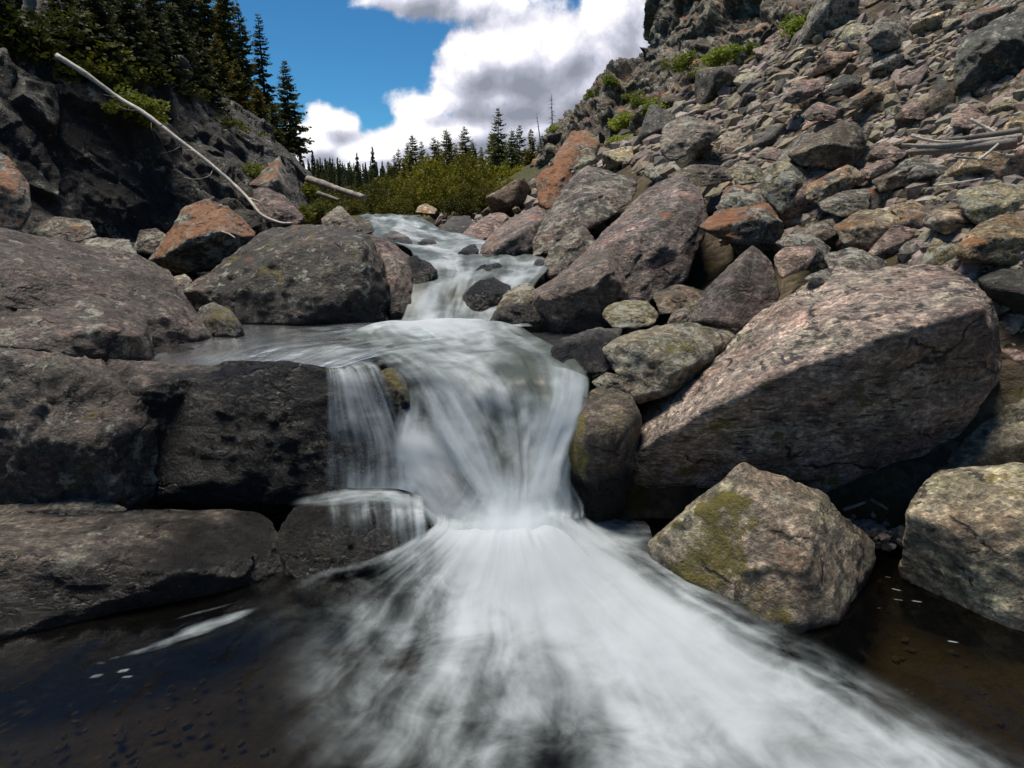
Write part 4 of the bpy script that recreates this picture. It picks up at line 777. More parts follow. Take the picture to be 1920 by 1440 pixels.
tong = [[(1010, 690, 4.66, 0), (1000, 760, 4.42, .2), (984, 860, 4.24, .4), (970, 965, 3.98, .5)], [(1050, 690, 4.64, .4), (1042, 765, 4.41, .7), (1016, 860, 4.23, .9), (990, 970, 3.97, .8)], [(1082, 698, 4.60, .6), (1074, 770, 4.40, .85), (1042, 860, 4.23, .9), (1020, 972, 3.97, .8)], [(1114, 712, 4.56, .1), (1104, 775, 4.40, .4), (1074, 860, 4.23, .5), (1060, 972, 3.99, .4)]]
sheet('silk_waterfall', tong, 120, 90, VEIL, .03, 53, 6, soft=(.3, .25), vs=1.6)
boil = []
for k, px in enumerate(range(800, 1141, 34)):
    c = math.exp(-((px - 965) / 110) ** 2)
    boil.append([(960 + (px - 960) * .7, 880 - 14 * c, 4.02, 0), (960 + (px - 960) * .8, 930 - 10 * c, 3.92, .62 * c), (px, 972, 3.80, .92 * c + .05), (960 + (px - 960) * 1.12, 1015, 3.62, .85 * c + .1), (960 + (px - 960) * 1.3, 1085, 3.38, 0)])
sheet('boil_foam', boil, 90, 120, VEIL, .05, 57, 2.0, soft=(.35, .35))
# long soft trains of foam sweeping out over the lower pool
lines = [
 [(864.0, 877, 4.1, 0.0), (840.0, 925, 4.0, 0.17), (816.0, 968, 3.96, 0.32), (800, 1000, 0.22, 0.5), (690, 1050, 0.07, 0.45), (590, 1078, 0.02, 0.5), (545, 1092, 0.01, 0.22), (470, 1130, 0.01, 0.08), (380, 1180, 0.01, 0)],
 [(876.0, 882, 4.1, 0.0), (855.0, 930, 4.0, 0.17), (834.0, 973, 3.96, 0.32), (820, 1005, 0.26, 0.8), (715, 1075, 0.08, 0.3), (640, 1110, 0.02, 0.2), (560, 1150, 0.01, 0.12), (470, 1200, 0.01, 0.05), (360, 1270, 0.01, 0)],
 [(894.0, 887, 4.1, 0.0), (877.5, 935, 4.0, 0.22), (861.0, 978, 3.96, 0.4), (850, 1010, 0.28, 0.95), (760, 1100, 0.1, 0.3), (690, 1190, 0.03, 0.24), (610, 1270, 0.02, 0.18), (520, 1330, 0.01, 0.07), (380, 1430, 0.01, 0)],
 [(912.0, 892, 4.1, 0.0), (900.0, 940, 4.0, 0.27), (888.0, 983, 3.96, 0.49), (880, 1015, 0.3, 1), (810, 1125, 0.12, 0.5), (750, 1230, 0.05, 0.36), (680, 1320, 0.03, 0.34), (600, 1410, 0.02, 0.16), (480, 1560, 0.01, 0)],
 [(933.0, 895, 4.1, 0.0), (926.2, 943, 4.0, 0.33), (919.5, 986, 3.96, 0.58), (915, 1018, 0.3, 1), (875, 1140, 0.13, 0.78), (830, 1255, 0.06, 0.6), (775, 1350, 0.03, 0.5), (720, 1450, 0.02, 0.36), (640, 1600, 0.01, 0.2)],
 [(954.0, 895, 4.1, 0.0), (952.5, 943, 4.0, 0.39), (951.0, 986, 3.96, 0.68), (950, 1018, 0.3, 1), (945, 1145, 0.14, 0.88), (925, 1270, 0.06, 0.68), (890, 1370, 0.04, 0.58), (860, 1470, 0.03, 0.5), (820, 1620, 0.02, 0.42)],
 [(972.0, 893, 4.1, 0.0), (975.0, 941, 4.0, 0.39), (978.0, 984, 3.96, 0.68), (980, 1016, 0.3, 1), (1015, 1140, 0.14, 0.95), (1040, 1265, 0.07, 0.8), (1050, 1370, 0.04, 0.6), (1060, 1470, 0.03, 0.46), (1070, 1620, 0.02, 0.4)],
 [(990.0, 889, 4.1, 0.0), (997.5, 937, 4.0, 0.34), (1005.0, 980, 3.96, 0.6), (1010, 1012, 0.29, 1), (1085, 1125, 0.14, 0.95), (1170, 1245, 0.08, 0.9), (1240, 1350, 0.05, 0.76), (1290, 1450, 0.04, 0.6), (1360, 1620, 0.03, 0.5)],
 [(1008.0, 883, 4.1, 0.0), (1020.0, 931, 4.0, 0.29), (1032.0, 974, 3.96, 0.52), (1040, 1006, 0.27, 1), (1150, 1105, 0.12, 0.95), (1290, 1215, 0.09, 0.95), (1420, 1310, 0.07, 0.88), (1550, 1420, 0.05, 0.8), (1740, 1600, 0.04, 0.7)],
 [(1026.0, 877, 4.1, 0.0), (1042.5, 925, 4.0, 0.24), (1059.0, 968, 3.96, 0.43), (1070, 1000, 0.22, 0.95), (1200, 1090, 0.09, 0.85), (1350, 1180, 0.07, 0.75), (1500, 1270, 0.05, 0.62), (1670, 1375, 0.04, 0.5), (1950, 1560, 0.03, 0.45)],
 [(1041.0, 871, 4.1, 0.0), (1061.2, 919, 4.0, 0.19), (1081.5, 962, 3.96, 0.37), (1095, 994, 0.16, 0.8), (1215, 1060, 0.06, 0.5), (1370, 1150, 0.04, 0.25), (1540, 1235, 0.03, 0.14), (1740, 1340, 0.02, 0.1), (2050, 1510, 0.02, 0.1)],
 [(1050.0, 859, 4.1, 0.0), (1072.5, 907, 4.0, 0.17), (1095.0, 950, 3.96, 0.32), (1110, 982, 0.08, 0.4), (1215, 1020, 0.03, 0.2), (1385, 1120, 0.015, 0), (1560, 1205, 0.01, 0), (1780, 1310, 0.01, 0), (2100, 1460, 0.01, 0)]]
sheet('lower_rapids', lines, 300, 360, VEIL, .022, 31, 3.2, lift=.034, soft=(.05, .05))
sheet('white_eddy', [[(1060, 960, .03, .0), (1130, 966, .02, .0), (1200, 972, .02, 0)], [(1065, 985, .05, .75), (1140, 985, .04, .5), (1215, 990, .03, .3)], [(1075, 1015, .05, .8), (1150, 1010, .04, .6), (1225, 1015, .03, .3)], [(1090, 1040, .05, .5), (1160, 1035, .04, .4), (1240, 1040, .03, 0)]], 40, 40, VEIL, .015, 8, 6, lift=.015)
# scraps of foam drifting in the dark corner
FO = random.Random(9)
def scrap(px, py, L, Wd, fo, ang=-.5):
    c = atZ(px, py, .012); a = np.array([math.cos(ang), math.sin(ang), 0]); b = np.array([-a[1], a[0], 0]); R = []
    for j, q in enumerate((-1, -.45, .4, 1)):
        R.append([np.array([*(c + a * L * s_ + b * Wd * q * (1 - .3 * s_ * s_) + a * L * .2 * q), (fo * .62 * FO.uniform(.7, 1) if abs(q) < .9 and abs(s_) < .9 else 0)]) for s_ in (-1, -.5, 0, .5, 1)])
    return sheet('foam_patch', R, 24, 16, VEIL, 0, 3, soft=(.4, .4), lift=.012 + FO.random() * .004)
for a in ((405, 1172, .22, .075, .8, .55), (345, 1198, .2, .05, .6, .5), (280, 1222, .14, .04, .42, .4), (385, 1150, .16, .02, .4, .5), (232, 1262, .03, .02, .9, .2), (182, 1272, .035, .02, .7, .2), (215, 1238, .03, .018, .6, .3), (240, 1274, .03, .012, .8, .1), (190, 1248, .03, .015, .6, 0),
          (1680, 1110, .03, .008, .9, -.5), (1684, 1128, .03, .008, .9, -.3), (1718, 1132, .032, .01, .9, -.3), (1786, 1208, .03, .009, .95, -.3), (1664, 1086, .02, .006, .7, -.3), (1710, 1090, .02, .006, .6, -.3), (1648, 1144, .015, .005, .6, 0)): scrap(*a)

# ------------------------------------------------------------------ trees, shrubs, logs
def leaf_mat(name, a, b, trans=.25, sc=3.0):
    m = bpy.data.materials.new(name); m.use_nodes = True; t = m.node_tree; t.nodes.clear()
    oi = N(t, 'ShaderNodeObjectInfo'); at = N(t, 'ShaderNodeAttribute', attribute_name='hue').outputs['Fac']
    c = MIX(t, M(t, 'MULTIPLY', M(t, 'ADD', at, oi.outputs['Random']), .5), a, b); c = MIX(t, 1.0, c, oi.outputs['Color'], 'MULTIPLY')
    d = N(t, 'ShaderNodeBsdfPrincipled', {'Base Color': c, 'Roughness': .7, 'Specular IOR Level': .25}); tl = N(t, 'ShaderNodeBsdfTranslucent', {'Color': c})
    t.links.new(N(t, 'ShaderNodeMixShader', {0: trans, 1: d.outputs[0], 2: tl.outputs[0]}).outputs[0], N(t, 'ShaderNodeOutputMaterial').inputs[0]); return m
def wood_mat(name, a, b, sc=6):
    m = bpy.data.materials.new(name); m.use_nodes = True; t = m.node_tree; t.nodes.clear()
    P = N(t, 'ShaderNodeTexCoord').outputs['Object']; n1 = NOISE(t, V(t, 'MULTIPLY', P, (1, 1, 1)), sc, 8, .7); n2 = NOISE(t, V(t, 'MULTIPLY', P, (4, 1, 4)), sc * 3, 5, .7)
    c = MIX(t, SS(t, M(t, 'ADD', M(t, 'MULTIPLY', n1, .6), M(t, 'MULTIPLY', n2, .4)), .38, .62), a, b)
    bp = N(t, 'ShaderNodeBump', {'Strength': .6, 'Distance': .01, 'Height': n2})
    t.links.new(N(t, 'ShaderNodeBsdfPrincipled', {'Base Color': c, 'Roughness': .8, 'Normal': bp.outputs[0]}).outputs[0], N(t, 'ShaderNodeOutputMaterial').inputs[0]); return m
NEEDLE = leaf_mat('needles', (.024, .038, .018), (.085, .090, .026), .35)
NEEDLE_Y = leaf_mat('olive_needles', (.048, .050, .008), (.15, .125, .016), .35)  # yellower olive foliage that some of the conifers have
WILLOW = leaf_mat('willow_leaves', (.042, .050, .005), (.19, .18, .014), .35)
HERB = leaf_mat('herb_leaves', (.065, .095, .012), (.26, .30, .045), .35)
BARK = wood_mat('bark', (.025, .02, .016), (.09, .075, .06)); GREYWOOD = wood_mat('grey_wood', (.10, .09, .075), (.33, .30, .255)); PALEWOOD = wood_mat('pale_wood', (.30, .27, .22), (.62, .57, .49)); DULLWOOD = wood_mat('dull_wood', (.06, .05, .042), (.20, .175, .15))
def tube(pts, rad, k=7):
    pts = np.asarray(pts, float); n = len(pts); V_, F_ = [], []
    d = np.gradient(pts, axis=0)
    for i in range(n):
        a = d[i] / (np.linalg.norm(d[i]) + 1e-9); s = np.cross(a, [0.21, .17, .96]); s /= np.linalg.norm(s) + 1e-9; u = np.cross(s, a)
        for j in range(k):
            q = 2 * math.pi * j / k; V_.append(pts[i] + rad[i] * (s * math.cos(q) + u * math.sin(q)))
    for i in range(n - 1):
        for j in range(k): F_.append([i * k + j, i * k + (j + 1) % k, (i + 1) * k + (j + 1) % k, (i + 1) * k + j])
    V_.append(pts[0]); V_.append(pts[-1]); c0, c1 = len(V_) - 2, len(V_) - 1
    for j in range(k): F_.append([c0, (j + 1) % k, j, c0]); F_.append([c1, (n - 1) * k + j, (n - 1) * k + (j + 1) % k, c1])
    return np.array(V_), np.array(F_)
class Bag:
    def __init__(s): s.v, s.f, s.h, s.o = [], [], [], 0
    def add(s, v, f, h=.5):
        s.v.append(v); s.f.append(np.asarray(f) + s.o); s.h.append(np.full(len(v), h) if np.isscalar(h) else h); s.o += len(v)
    def mesh(s, name, mat, smooth=True):
        bm_f = np.concatenate(s.f); V_ = np.concatenate(s.v); H = np.concatenate(s.h)
        bad = bm_f[:, 0] == bm_f[:, 3]
        if bad.any():                    # end caps: keep them as thin quads with a doubled corner moved apart
            me = bpy.data.meshes.new(name); me.from_pydata([tuple(x) for x in V_], [], [tuple(int(i) for i in (r[:3] if b else r)) for r, b in zip(bm_f, bad)])
            if smooth: me.polygons.foreach_set('use_smooth', [True] * len(me.polygons))
            me.attributes.new('hue', 'FLOAT', 'POINT').data.foreach_set('value', H.astype(np.float32)); me.materials.append(mat); me.update(); return me
        return mesh_np(name, V_, bm_f, mat, smooth, attrs={'hue': H})
def conifer(seed, h=5.0, w=.17, dens=1.0, bare=.1, lean=.0, open_=0.0):
    rg = np.random.default_rng(seed); tr, cr = Bag(), Bag()
    zz = np.linspace(0, h, 9); ax = np.stack([lean * (zz / h) ** 1.5 * h * .1 + .012 * h * np.sin(zz * 1.3 + seed), .01 * h * np.cos(zz * 1.1 + seed), zz], 1)
    tr.add(*tube(ax, .016 * h * (1 - zz / h) + .0018 * h))
    nb = int(54 * dens); z = bare * h
    for i in range(nb):
        f = (i + rg.uniform(-.3, .3)) / nb; z = h * (bare + (1 - bare) * max(0, f) ** .92)
        if z > h * .985: continue
        env = w * h * (1 - (z / h)) ** .8 * (.55 + .45 * min(1, (z / h - bare) * 6 + .3))
        for b in range(rg.integers(4, 7)):
            if rg.random() < open_: continue
            a = rg.uniform(0, 6.283); L = env * rg.uniform(.55, 1.2) + .012 * h
            c0 = np.array([np.interp(z, zz, ax[:, 0]), np.interp(z, zz, ax[:, 1]), z]); dr = np.array([math.cos(a), math.sin(a), 0]); sd = np.array([-dr[1], dr[0], 0])
            droop = rg.uniform(.25, .55) - .5 * (z / h) ** 2; hb = rg.uniform()
            s = np.linspace(0.12, 1, 6)
            sp = c0 + dr * (L * s)[:, None] + np.array([0, 0, 1]) * (L * (-droop * s + .25 * s ** 3))[:, None]
            if L > .08 * h: tr.add(*tube(sp[::2], np.array([.004, .003, .0015]) * h * .7, 4))
            for k in range(len(s)):
                wl = L * (.42 * (1 - .55 * s[k])) + .006 * h
                for q in (-1, 1):
                    tip = sp[k] + sd * q * wl * rg.uniform(.6, 1.1) + dr * wl * rg.uniform(.3, .8) + np.array([0, 0, -wl * rg.uniform(.1, .55)])
                    e = (tip - sp[k]); ww = np.cross(e, rg.normal(size=3)); ww = ww / (np.linalg.norm(ww) + 1e-9) * np.linalg.norm(e) * .25
                    cr.add(np.array([sp[k], sp[k] + e * .55 + ww, tip, sp[k] + e * .5 - ww]), [[0, 1, 2, 3]], hb * .6 + rg.uniform(0, .4))
    return tr.mesh('trunk', BARK), cr
_tm = {}
def tree(px, py_top, py_base, Y, label, seed, mat=NEEDLE, w=.17, tint=(1, 1, 1), group=None, name='pine_tree', dens=1.0, bare=.08, lean=0, open_=0.0):
    top, bs = atY(px, py_top, Y), atY(px, py_base, Y); h = top[2] - bs[2]
    key = (seed, w, dens, bare, mat.name, lean, open_)
    if key not in _tm:
        tm, cb = conifer(seed, 1.0, w, dens, bare, lean, open_); _tm[key] = (tm, cb.mesh('crown', mat, False))
    tm, cm = _tm[key]
    e = bpy.data.objects.new(name, None); COL.objects.link(e); e.location = bs; e.scale = (h, h, h); e.rotation_euler = (0, 0, seed * 1.7 + px * .13)
    tag(e, label, 'tree', group)
    a = link('trunk', tm, parent=e); b = link('crown', cm, parent=e); b.color = (*tint, 1); return e
G1 = 'conifers on the ridge at the left'
for i, (px, pt_, pb, Y, lab, w_, d_, op) in enumerate([
    (547, 112, 282, 18.0, 'lone spruce standing at the end of the left ridge against the cloud', .24, 1.0, .12), (502, 24, 262, 18.6, 'tall pine against the blue sky, second inland from the lone spruce', .16, .9, .2),
    (472, 0, 255, 18.2, 'slim pine with a pointed top just left of the tall pine', .17, .9, .2), (438, -75, 235, 18.5, 'shaggy olive pine cut by the top edge, nearest the slim pine', .2, 1.1, .05), (408, -60, 215, 18, 'olive pine behind the dark slope, second in from the slim pine', .2, 1.1, .05),
    (378, -85, 195, 18, 'dense dark pine where the ridge meets the top edge', .22, 1.1, .0), (345, -110, 170, 17.6, 'broad black pine above the middle of the cliff', .24, 1.1, .0), (520, 190, 275, 17.2, 'short bushy fir at the foot of the tall ridge pines', .3, .8, .0),
    (490, 150, 268, 16.8, 'low yellow-green fir below the slim pine', .3, .8, .0), (455, 110, 250, 16.6, 'middle sized olive fir standing before the shaggy pine', .26, .9, .0), (420, 60, 230, 16.2, 'leafy olive fir on the slope below the ridge pines', .28, .9, .0)]):
    tree(px, pt_, pb + 12, Y, lab, 40 + i % 5, NEEDLE if i not in (3, 4, 8, 9, 10) else NEEDLE_Y, w_, (1.35, 1.3, 1.2), G1, 'spruce_tree' if i == 0 else 'pine_tree', d_, .06, 0, op)
for i, (px, pt_, pb, Y, lab) in enumerate([(300, -60, 130, 13.4, 'dark fir above the fallen trunk on the cliff'), (235, -120, 110, 12.6, 'black fir filling the cliff top over the fallen trunk'), (165, -110, 95, 12.0, 'dark fir right of the broken stump on the cliff top'), (95, -150, 80, 11.6, 'dark fir just behind the broken stump'), (20, -140, 75, 11, 'dark fir in the top corner left of the broken stump'), (-50, -120, 70, 10.4, 'dark fir cut by the left frame edge'), (345, 5, 200, 12.4, 'small dark fir on the slope right of the bushes by the fallen trunk'), (300, -20, 178, 11.6, 'dark fir rising behind the bush above the middle of the fallen trunk'), (255, -50, 150, 11.0, 'dark drooping fir over the upper part of the fallen trunk'), (190, -55, 128, 10.5, 'dark drooping fir beside the top end of the fallen trunk'), (128, -60, 112, 10.2, 'dark fir just right of the bare curved branch'), (15, -50, 100, 9.6, 'low dark fir left below the broken stump'), (388, 60, 218, 12.9, 'small olive fir low on the ridge slope')]):
    tree(px, pt_, pb, Y, lab, 40 + i % 5, NEEDLE, .34, (.75, .75, .7), 'dark firs along the cliff top', 'fir_tree', 1.0, .02, 0, .0)
G2 = 'conifers beyond the willows'
C2 = [(742, 290, .2, 0), (752, 278, .2, 1), (766, 268, .2, 0), (778, 250, .24, 1), (793, 264, .24, 0), (816, 256, .24, 1), (824, 262, .24, 0), (839, 240, .26, 1), (846, 250, .14, 0), (873, 236, .26, 1), (921, 246, .24, 1), (936, 200, .22, 0), (961, 240, .22, 0), (972, 233, .24, 0), (996, 241, .22, 1), (860, 285, .24, 1), (905, 275, .24, 1), (984, 275, .24, 1), (1016, 250, .2, 0), (732, 300, .24, 1), (805, 285, .26, 1), (887, 262, .24, 0), (948, 262, .24, 1), (1006, 270, .24, 1), (760, 295, .28, 1), (857, 268, .22, 0)]
ordn = ["leftmost", "second", "third", "fourth", "fifth", "sixth", "seventh", "eighth", "ninth", "tenth", "eleventh", "twelfth", "thirteenth", "fourteenth", "fifteenth", "sixteenth", "seventeenth", "eighteenth", "nineteenth", "twentieth", "seventh from right", "sixth from right", "fifth from right", "fourth from right", "third from right", "second from right", "rightmost"]
for i, (px, top, w_, yl) in enumerate(sorted(C2)):
    lab = 'tallest conifer beyond the willows, with gaps between its branches' if px == 936 else f'{"olive" if yl else "dark green"} conifer beyond the willows, {ordn[i]} in the row'
    tree(px, top, 385, 36 + (i * 7) % 5 * 1.3, lab, 50 + i % 5, NEEDLE_Y if yl else NEEDLE, w_ * 1.05, (1.6, 1.6, 1.4), G2, 'pine_tree', .9, .05, 0, .1 if px != 936 else .25)
def snag(px, pt_, pb, Y, lab, seed, nbr, lean=0, spread=.12):
    top, bs = atY(px, pt_, Y), atY(px + lean, pb, Y); h = top[2] - bs[2]; rg = np.random.default_rng(seed)
    e = bpy.data.objects.new('dead_tree', None); COL.objects.link(e); e.location = bs; tag(e, lab, 'dead tree')
    d = np.array([top[0] - bs[0], 0, h]); tb = Bag(); zz = np.linspace(0, 1, 7); tb.add(*tube(zz[:, None] * d, .018 * h * (1 - zz) + .003 * h, 6)); link('trunk', tb.mesh('trunk', DULLWOOD), parent=e)
    bb = Bag()
    for i in range(nbr):
        f = rg.uniform(.15, .97); a = rg.uniform(0, 6.28); L = spread * h * (1.15 - f) * rg.uniform(.5, 1.3) + .02 * h; p = d * f
        q = np.array([math.cos(a), math.sin(a) * .8, 0]); s = np.linspace(0, 1, 5)
        bb.add(*tube(p + q * (L * s)[:, None] + np.array([0, 0, 1]) * (L * (-.5 * s + .35 * s * s))[:, None], .004 * h * (1 - .8 * s), 4))
    link('branches', bb.mesh('branches', DULLWOOD), parent=e)
snag(1034, 175, 262, 20.8, 'dead tree with tangled bare branches on the crag edge', 3, 70, 2, .2); snag(1006, 212, 330, 24, 'thin leaning dead tree left of the crag', 4, 26, 16, .1); snag(838, 245, 320, 33, 'grey dead trunk among the conifers beyond the willows', 5, 30, -6, .1)
def bush_mesh(seed, n, leaf, mat, flat=1.0, blobs=14):
    rg = np.random.default_rng(seed); b = Bag(); cs = rg.normal(0, .42, (blobs, 3)); cs[:, 2] = np.abs(cs[:, 2]) * .9 + .25; cs[:, :2] *= .9; rr = rg.uniform(.2, .42, blobs); hb = rg.uniform(0, 1, blobs)
    for i in range(n):
        k = rg.integers(blobs); u = rg.normal(size=3); u /= np.linalg.norm(u); p = cs[k] + u * rr[k] * rg.uniform(.55, 1.08) ** .6; p[2] = max(.02, p[2] * flat)
        a = rg.normal(size=3); a[2] += .4; a /= np.linalg.norm(a); c = np.cross(a, rg.normal(size=3)); c /= np.linalg.norm(c); L = leaf * rg.uniform(.6, 1.4)
        b.add(np.array([p, p + a * L * .5 + c * L * .3, p + a * L, p + a * L * .5 - c * L * .3]), [[0, 1, 2, 3]], hb[k] * .65 + rg.uniform(0, .35))
    st = Bag()
    for k in range(blobs): s = np.linspace(0, 1, 5)[:, None]; st.add(*tube(np.array([0, 0, 0]) + (cs[k] * np.array([1, 1, flat])) * s * np.array([1, 1, 1]) ** 1, np.linspace(.018, .006, 5), 4))
    return b.mesh('foliage', mat, False), st.mesh('stems', BARK)
BM = [bush_mesh(70 + i, 3400, .075, WILLOW) for i in range(4)]; HM = [bush_mesh(90 + i, 1300, .12, HERB, .8, 9) for i in range(3)]
def bush(px, pt_, pb, wpx, Y, lab, k, meshes, tint=(1, 1, 1), group=None, name='willow_shrub', cat='shrub'):
    bs = atY(px, pb, Y); h = atY(px, pt_, Y)[2] - bs[2]; wd = wpx / FPX * Y
    e = bpy.data.objects.new(name, None); COL.objects.link(e); e.location = bs; e.rotation_euler = (0, 0, k * 1.3 + px); e.scale = (wd / 1.5, wd / 1.5, h / (1.2 if cat == 'bush' or name == 'green_shrub' else 1.08)); tag(e, lab, cat, group)
    fm, stm = meshes[k % len(meshes)]; o = link('foliage', fm, parent=e); o.color = (*tint, 1); link('stems', stm, parent=e)
WB = [(585, 372, 420, 60, 15.5, .55, 'dull green'), (630, 352, 402, 70, 23, .6, 'dull olive'), (668, 342, 400, 80, 24, .7, 'olive'), (700, 350, 404, 80, 20, .75, 'olive green'), (735, 335, 402, 90, 24, .85, 'olive'), (770, 325, 402, 100, 22, 1.0, 'yellow-olive'), (735, 365, 406, 70, 18, .7, 'dark olive'), (800, 340, 404, 90, 19, .9, 'olive'),
      (812, 302, 398, 110, 25, 1.25, 'golden'), (850, 292, 400, 110, 24, 1.3, 'golden olive'), (848, 335, 404, 100, 19, .95, 'olive'), (893, 300, 398, 110, 23, .95, 'deep olive'), (900, 345, 402, 80, 18.5, .6, 'dark green'), (925, 320, 385, 90, 25, .7, 'dark olive'), (962, 304, 360, 70, 27, 1.5, 'bright yellow-green'), (955, 338, 375, 50, 21, 1.3, 'pale yellow-green'), (985, 325, 350, 40, 22.5, 1.1, 'fresh green'), (868, 362, 404, 70, 17.5, .55, 'shadowy'), (660, 372, 404, 60, 18, .6, 'shadowy green')]  # leaf tint differs from bush to bush, some darker
for i, (px, a, b, wp, Y, tv, cn) in enumerate(WB):
    bush(px, a, b, wp, Y, f'{cn} willow bush, {["leftmost", "second from left", "third from left", "fourth from left", "fifth from left", "sixth from left", "seventh from left", "eighth from left", "ninth from left", "tenth from left", "ninth from right", "eighth from right", "seventh from right", "sixth from right", "fifth from right", "fourth from right", "third from right", "second from right", "rightmost"][sorted(WB).index(WB[i])]} in the thicket at the stream bend', i, BM, (tv, tv, tv), 'willows at the stream bend')
HB = [(1290, 108, 45, 17, 'round bright green shrub at the left end of the crag-foot row'), (1335, 105, 45, 17, 'bright green shrub right of the round crag-foot shrub'), (1378, 92, 44, 17, 'yellow-green shrub on the crag foot, second from the gravel chute'), (1405, 88, 30, 16.8, 'small pale shrub at the head of the gravel chute'), (1470, 62, 44, 16.6, 'low pale green tuft at the foot of the leafy bank'), (1505, 42, 50, 16.6, 'leafy green shrub low on the upper bank'), (1540, 24, 56, 16.6, 'leafy green shrub in the middle of the upper bank'), (1580, 6, 60, 16.6, 'leafy green shrub cut by the top edge'),
      (1345, 212, 34, 15.5, 'lone green tuft among the dark upper scree'), (1308, 135, 26, 16.6, 'dark green sprig below the crag-foot shrubs'), (1160, 225, 44, 17.4, 'green shrub in the gully above the grey hollowed block'), (1150, 262, 34, 16.4, 'dark green tuft beside the red-capped block'), (1190, 185, 36, 17.8, 'pale green tuft high in the gully'), (1148, 150, 30, 20.3, 'bushy green tuft on the crag skyline'), (1040, 240, 26, 20.5, 'green tuft under the tangled dead tree'), (1105, 175, 24, 20.6, 'small tuft on the lower crag skyline'), (1230, 195, 44, 16.6, 'yellowish tuft right of the gully')]
for i, (px, py, wp, Y, lab) in enumerate(HB): bush(px, py - wp * .46, py + wp * .5, wp * 1.45, Y, lab, i, HM, (1.0 + .3 * (i % 3),) * 3, 'green tufts on the right slope', 'green_shrub')
HL = [(262, 188, 70, 10.0, 'yellowish bush under the upper part of the fallen trunk', 1.0), (290, 212, 60, 10.1, 'grassy bush hanging above the middle of the fallen trunk', 1.2), (190, 130, 90, 10.0, 'olive bush near the top end of the fallen trunk', .7), (120, 100, 110, 10.2, 'dark olive bush round the top end of the fallen trunk', .4), (60, 80, 110, 9.8, 'dark bush below the broken stump', .35), (240, 120, 90, 10.9, 'dark green bush above the fallen trunk', .4), (330, 165, 80, 12, 'dark bush on the slope below the ridge pines', .35),
      (575, 350, 46, 14, 'grey-green bush behind the orange-sided shard', .75), (475, 318, 50, 11.8, 'grassy tuft left of the orange-sided shard', .8), (600, 395, 60, 12, 'grey-green bush at the foot of the cliff beside the shard', .6), (565, 395, 40, 10.8, 'small bush below the orange-sided shard', .6), (20, 40, 120, 9.6, 'black-green bush in the top corner', .3), (400, 235, 60, 12.2, 'small dark bush on the dark slope', .35), (480, 262, 60, 14.2, 'rusty olive bush on the ridge under the slim pine', .7), (440, 235, 60, 13.6, 'rusty dark bush on the ridge under the shaggy pine', .5)]
for i, (px, py, wp, Y, lab, tv) in enumerate(HL): bush(px, py - wp * .42, py + wp * .45, wp * 1.35, Y, lab, i, HM, (tv, tv * .92, tv * .7), 'bushes on the left cliff', 'cliff_bush', 'bush')
# far wooded hill
hp = []
for X in np.linspace(-160, 120, 70):
    for Yq in np.linspace(70, 190, 24): hp.append((X, Yq, 1.0 + 5.5 * math.exp(-((X + 62) / 60) ** 2) * float(sstep(np.array(Yq), 75, 160)) + .8 * math.sin(X * .11 + Yq * .05)))
hm_ = bpy.data.materials.new("hill"); hm_.use_nodes = True; hm_.node_tree.nodes["Principled BSDF"].inputs[0].default_value = (.02, .026, .012, 1); hm_.node_tree.nodes["Principled BSDF"].inputs['Roughness'].default_value = .9
hp = np.array(hp); tag(link('far_hill', mesh_np('far_hill', hp, grid_faces(70, 24), hm_)), kind='structure')
rgh = np.random.default_rng(4); fb = Bag()
cv, cf, ch = [], [], []
for lv in range(17):
    zt = .06 + .9 * (lv / 17) ** .95
    for b in range(9):
        a = rgh.uniform(0, 6.28); L = (.155 * (1 - zt) ** .85 + .012) * rgh.uniform(.55, 1.25); dr = np.array([math.cos(a), math.sin(a), 0]); sd = np.array([-dr[1], dr[0], 0]); c = np.array([0, 0, zt + rgh.uniform(0, .04)]); wq = L * .5 + .008
        cf.append(np.array([0, 1, 2, 3]) + 4 * len(cv)); cv.append(np.array([c, c + dr * L * .5 + sd * wq * .7 + [0, 0, -.015], c + dr * L + [0, 0, -.35 * L - .02], c + dr * L * .5 - sd * wq * .7 + [0, 0, -.05]])); ch.append(np.full(4, rgh.uniform()))
cv = np.concatenate(cv); cf = np.array(cf); ch = np.concatenate(ch)
for i in range(1500):
    X = rgh.uniform(-95, 25); Yq = rgh.uniform(60, 165); zb = float(1.0 + 5.5 * math.exp(-((X + 62) / 60) ** 2) * sstep(np.array(Yq), 75, 160)) if Yq > 70 else 1.6
    q = proj((X, Yq, zb))
    if not 520 < q[0] < 1010: continue
    s = rgh.uniform(3.2, 6.0); a = rgh.uniform(0, 6.28); R = np.array([[math.cos(a), -math.sin(a), 0], [math.sin(a), math.cos(a), 0], [0, 0, 1]])
    fb.add(cv @ R.T * s * np.array([.8, .8, 1]) + np.array([X, Yq, zb - .2]), cf, ch * .3 + rgh.uniform(0, .7))
o = link('far_forest', fb.mesh('far_forest', NEEDLE, False)); o.color = (.9, 1.0, 1.0, 1); tag(o, kind='stuff')
mid_ = [(600, 300, 45), (622, 310, 44), (640, 306, 46), (655, 318, 42), (672, 322, 42), (688, 316, 44), (705, 318, 40), (720, 322, 42), (612, 325, 36), (650, 332, 36), (590, 312, 40)]
mo = ["leftmost", "second from left", "third from left", "fourth from left", "fifth from left", "middle", "fifth from right", "fourth from right", "third from right", "second from right", "rightmost"]
for i, (px, top, Y) in enumerate(sorted(mid_)): tree(px, top, 388, Y, f'{"olive" if i % 2 else "dull green"} conifer below the far hill, {mo[i]} of its group', 50 + i % 5, NEEDLE_Y if i % 2 else NEEDLE, .14, (1, 1, 1), 'conifers below the far hill', 'pine_tree', .9, .05, 0, .1)

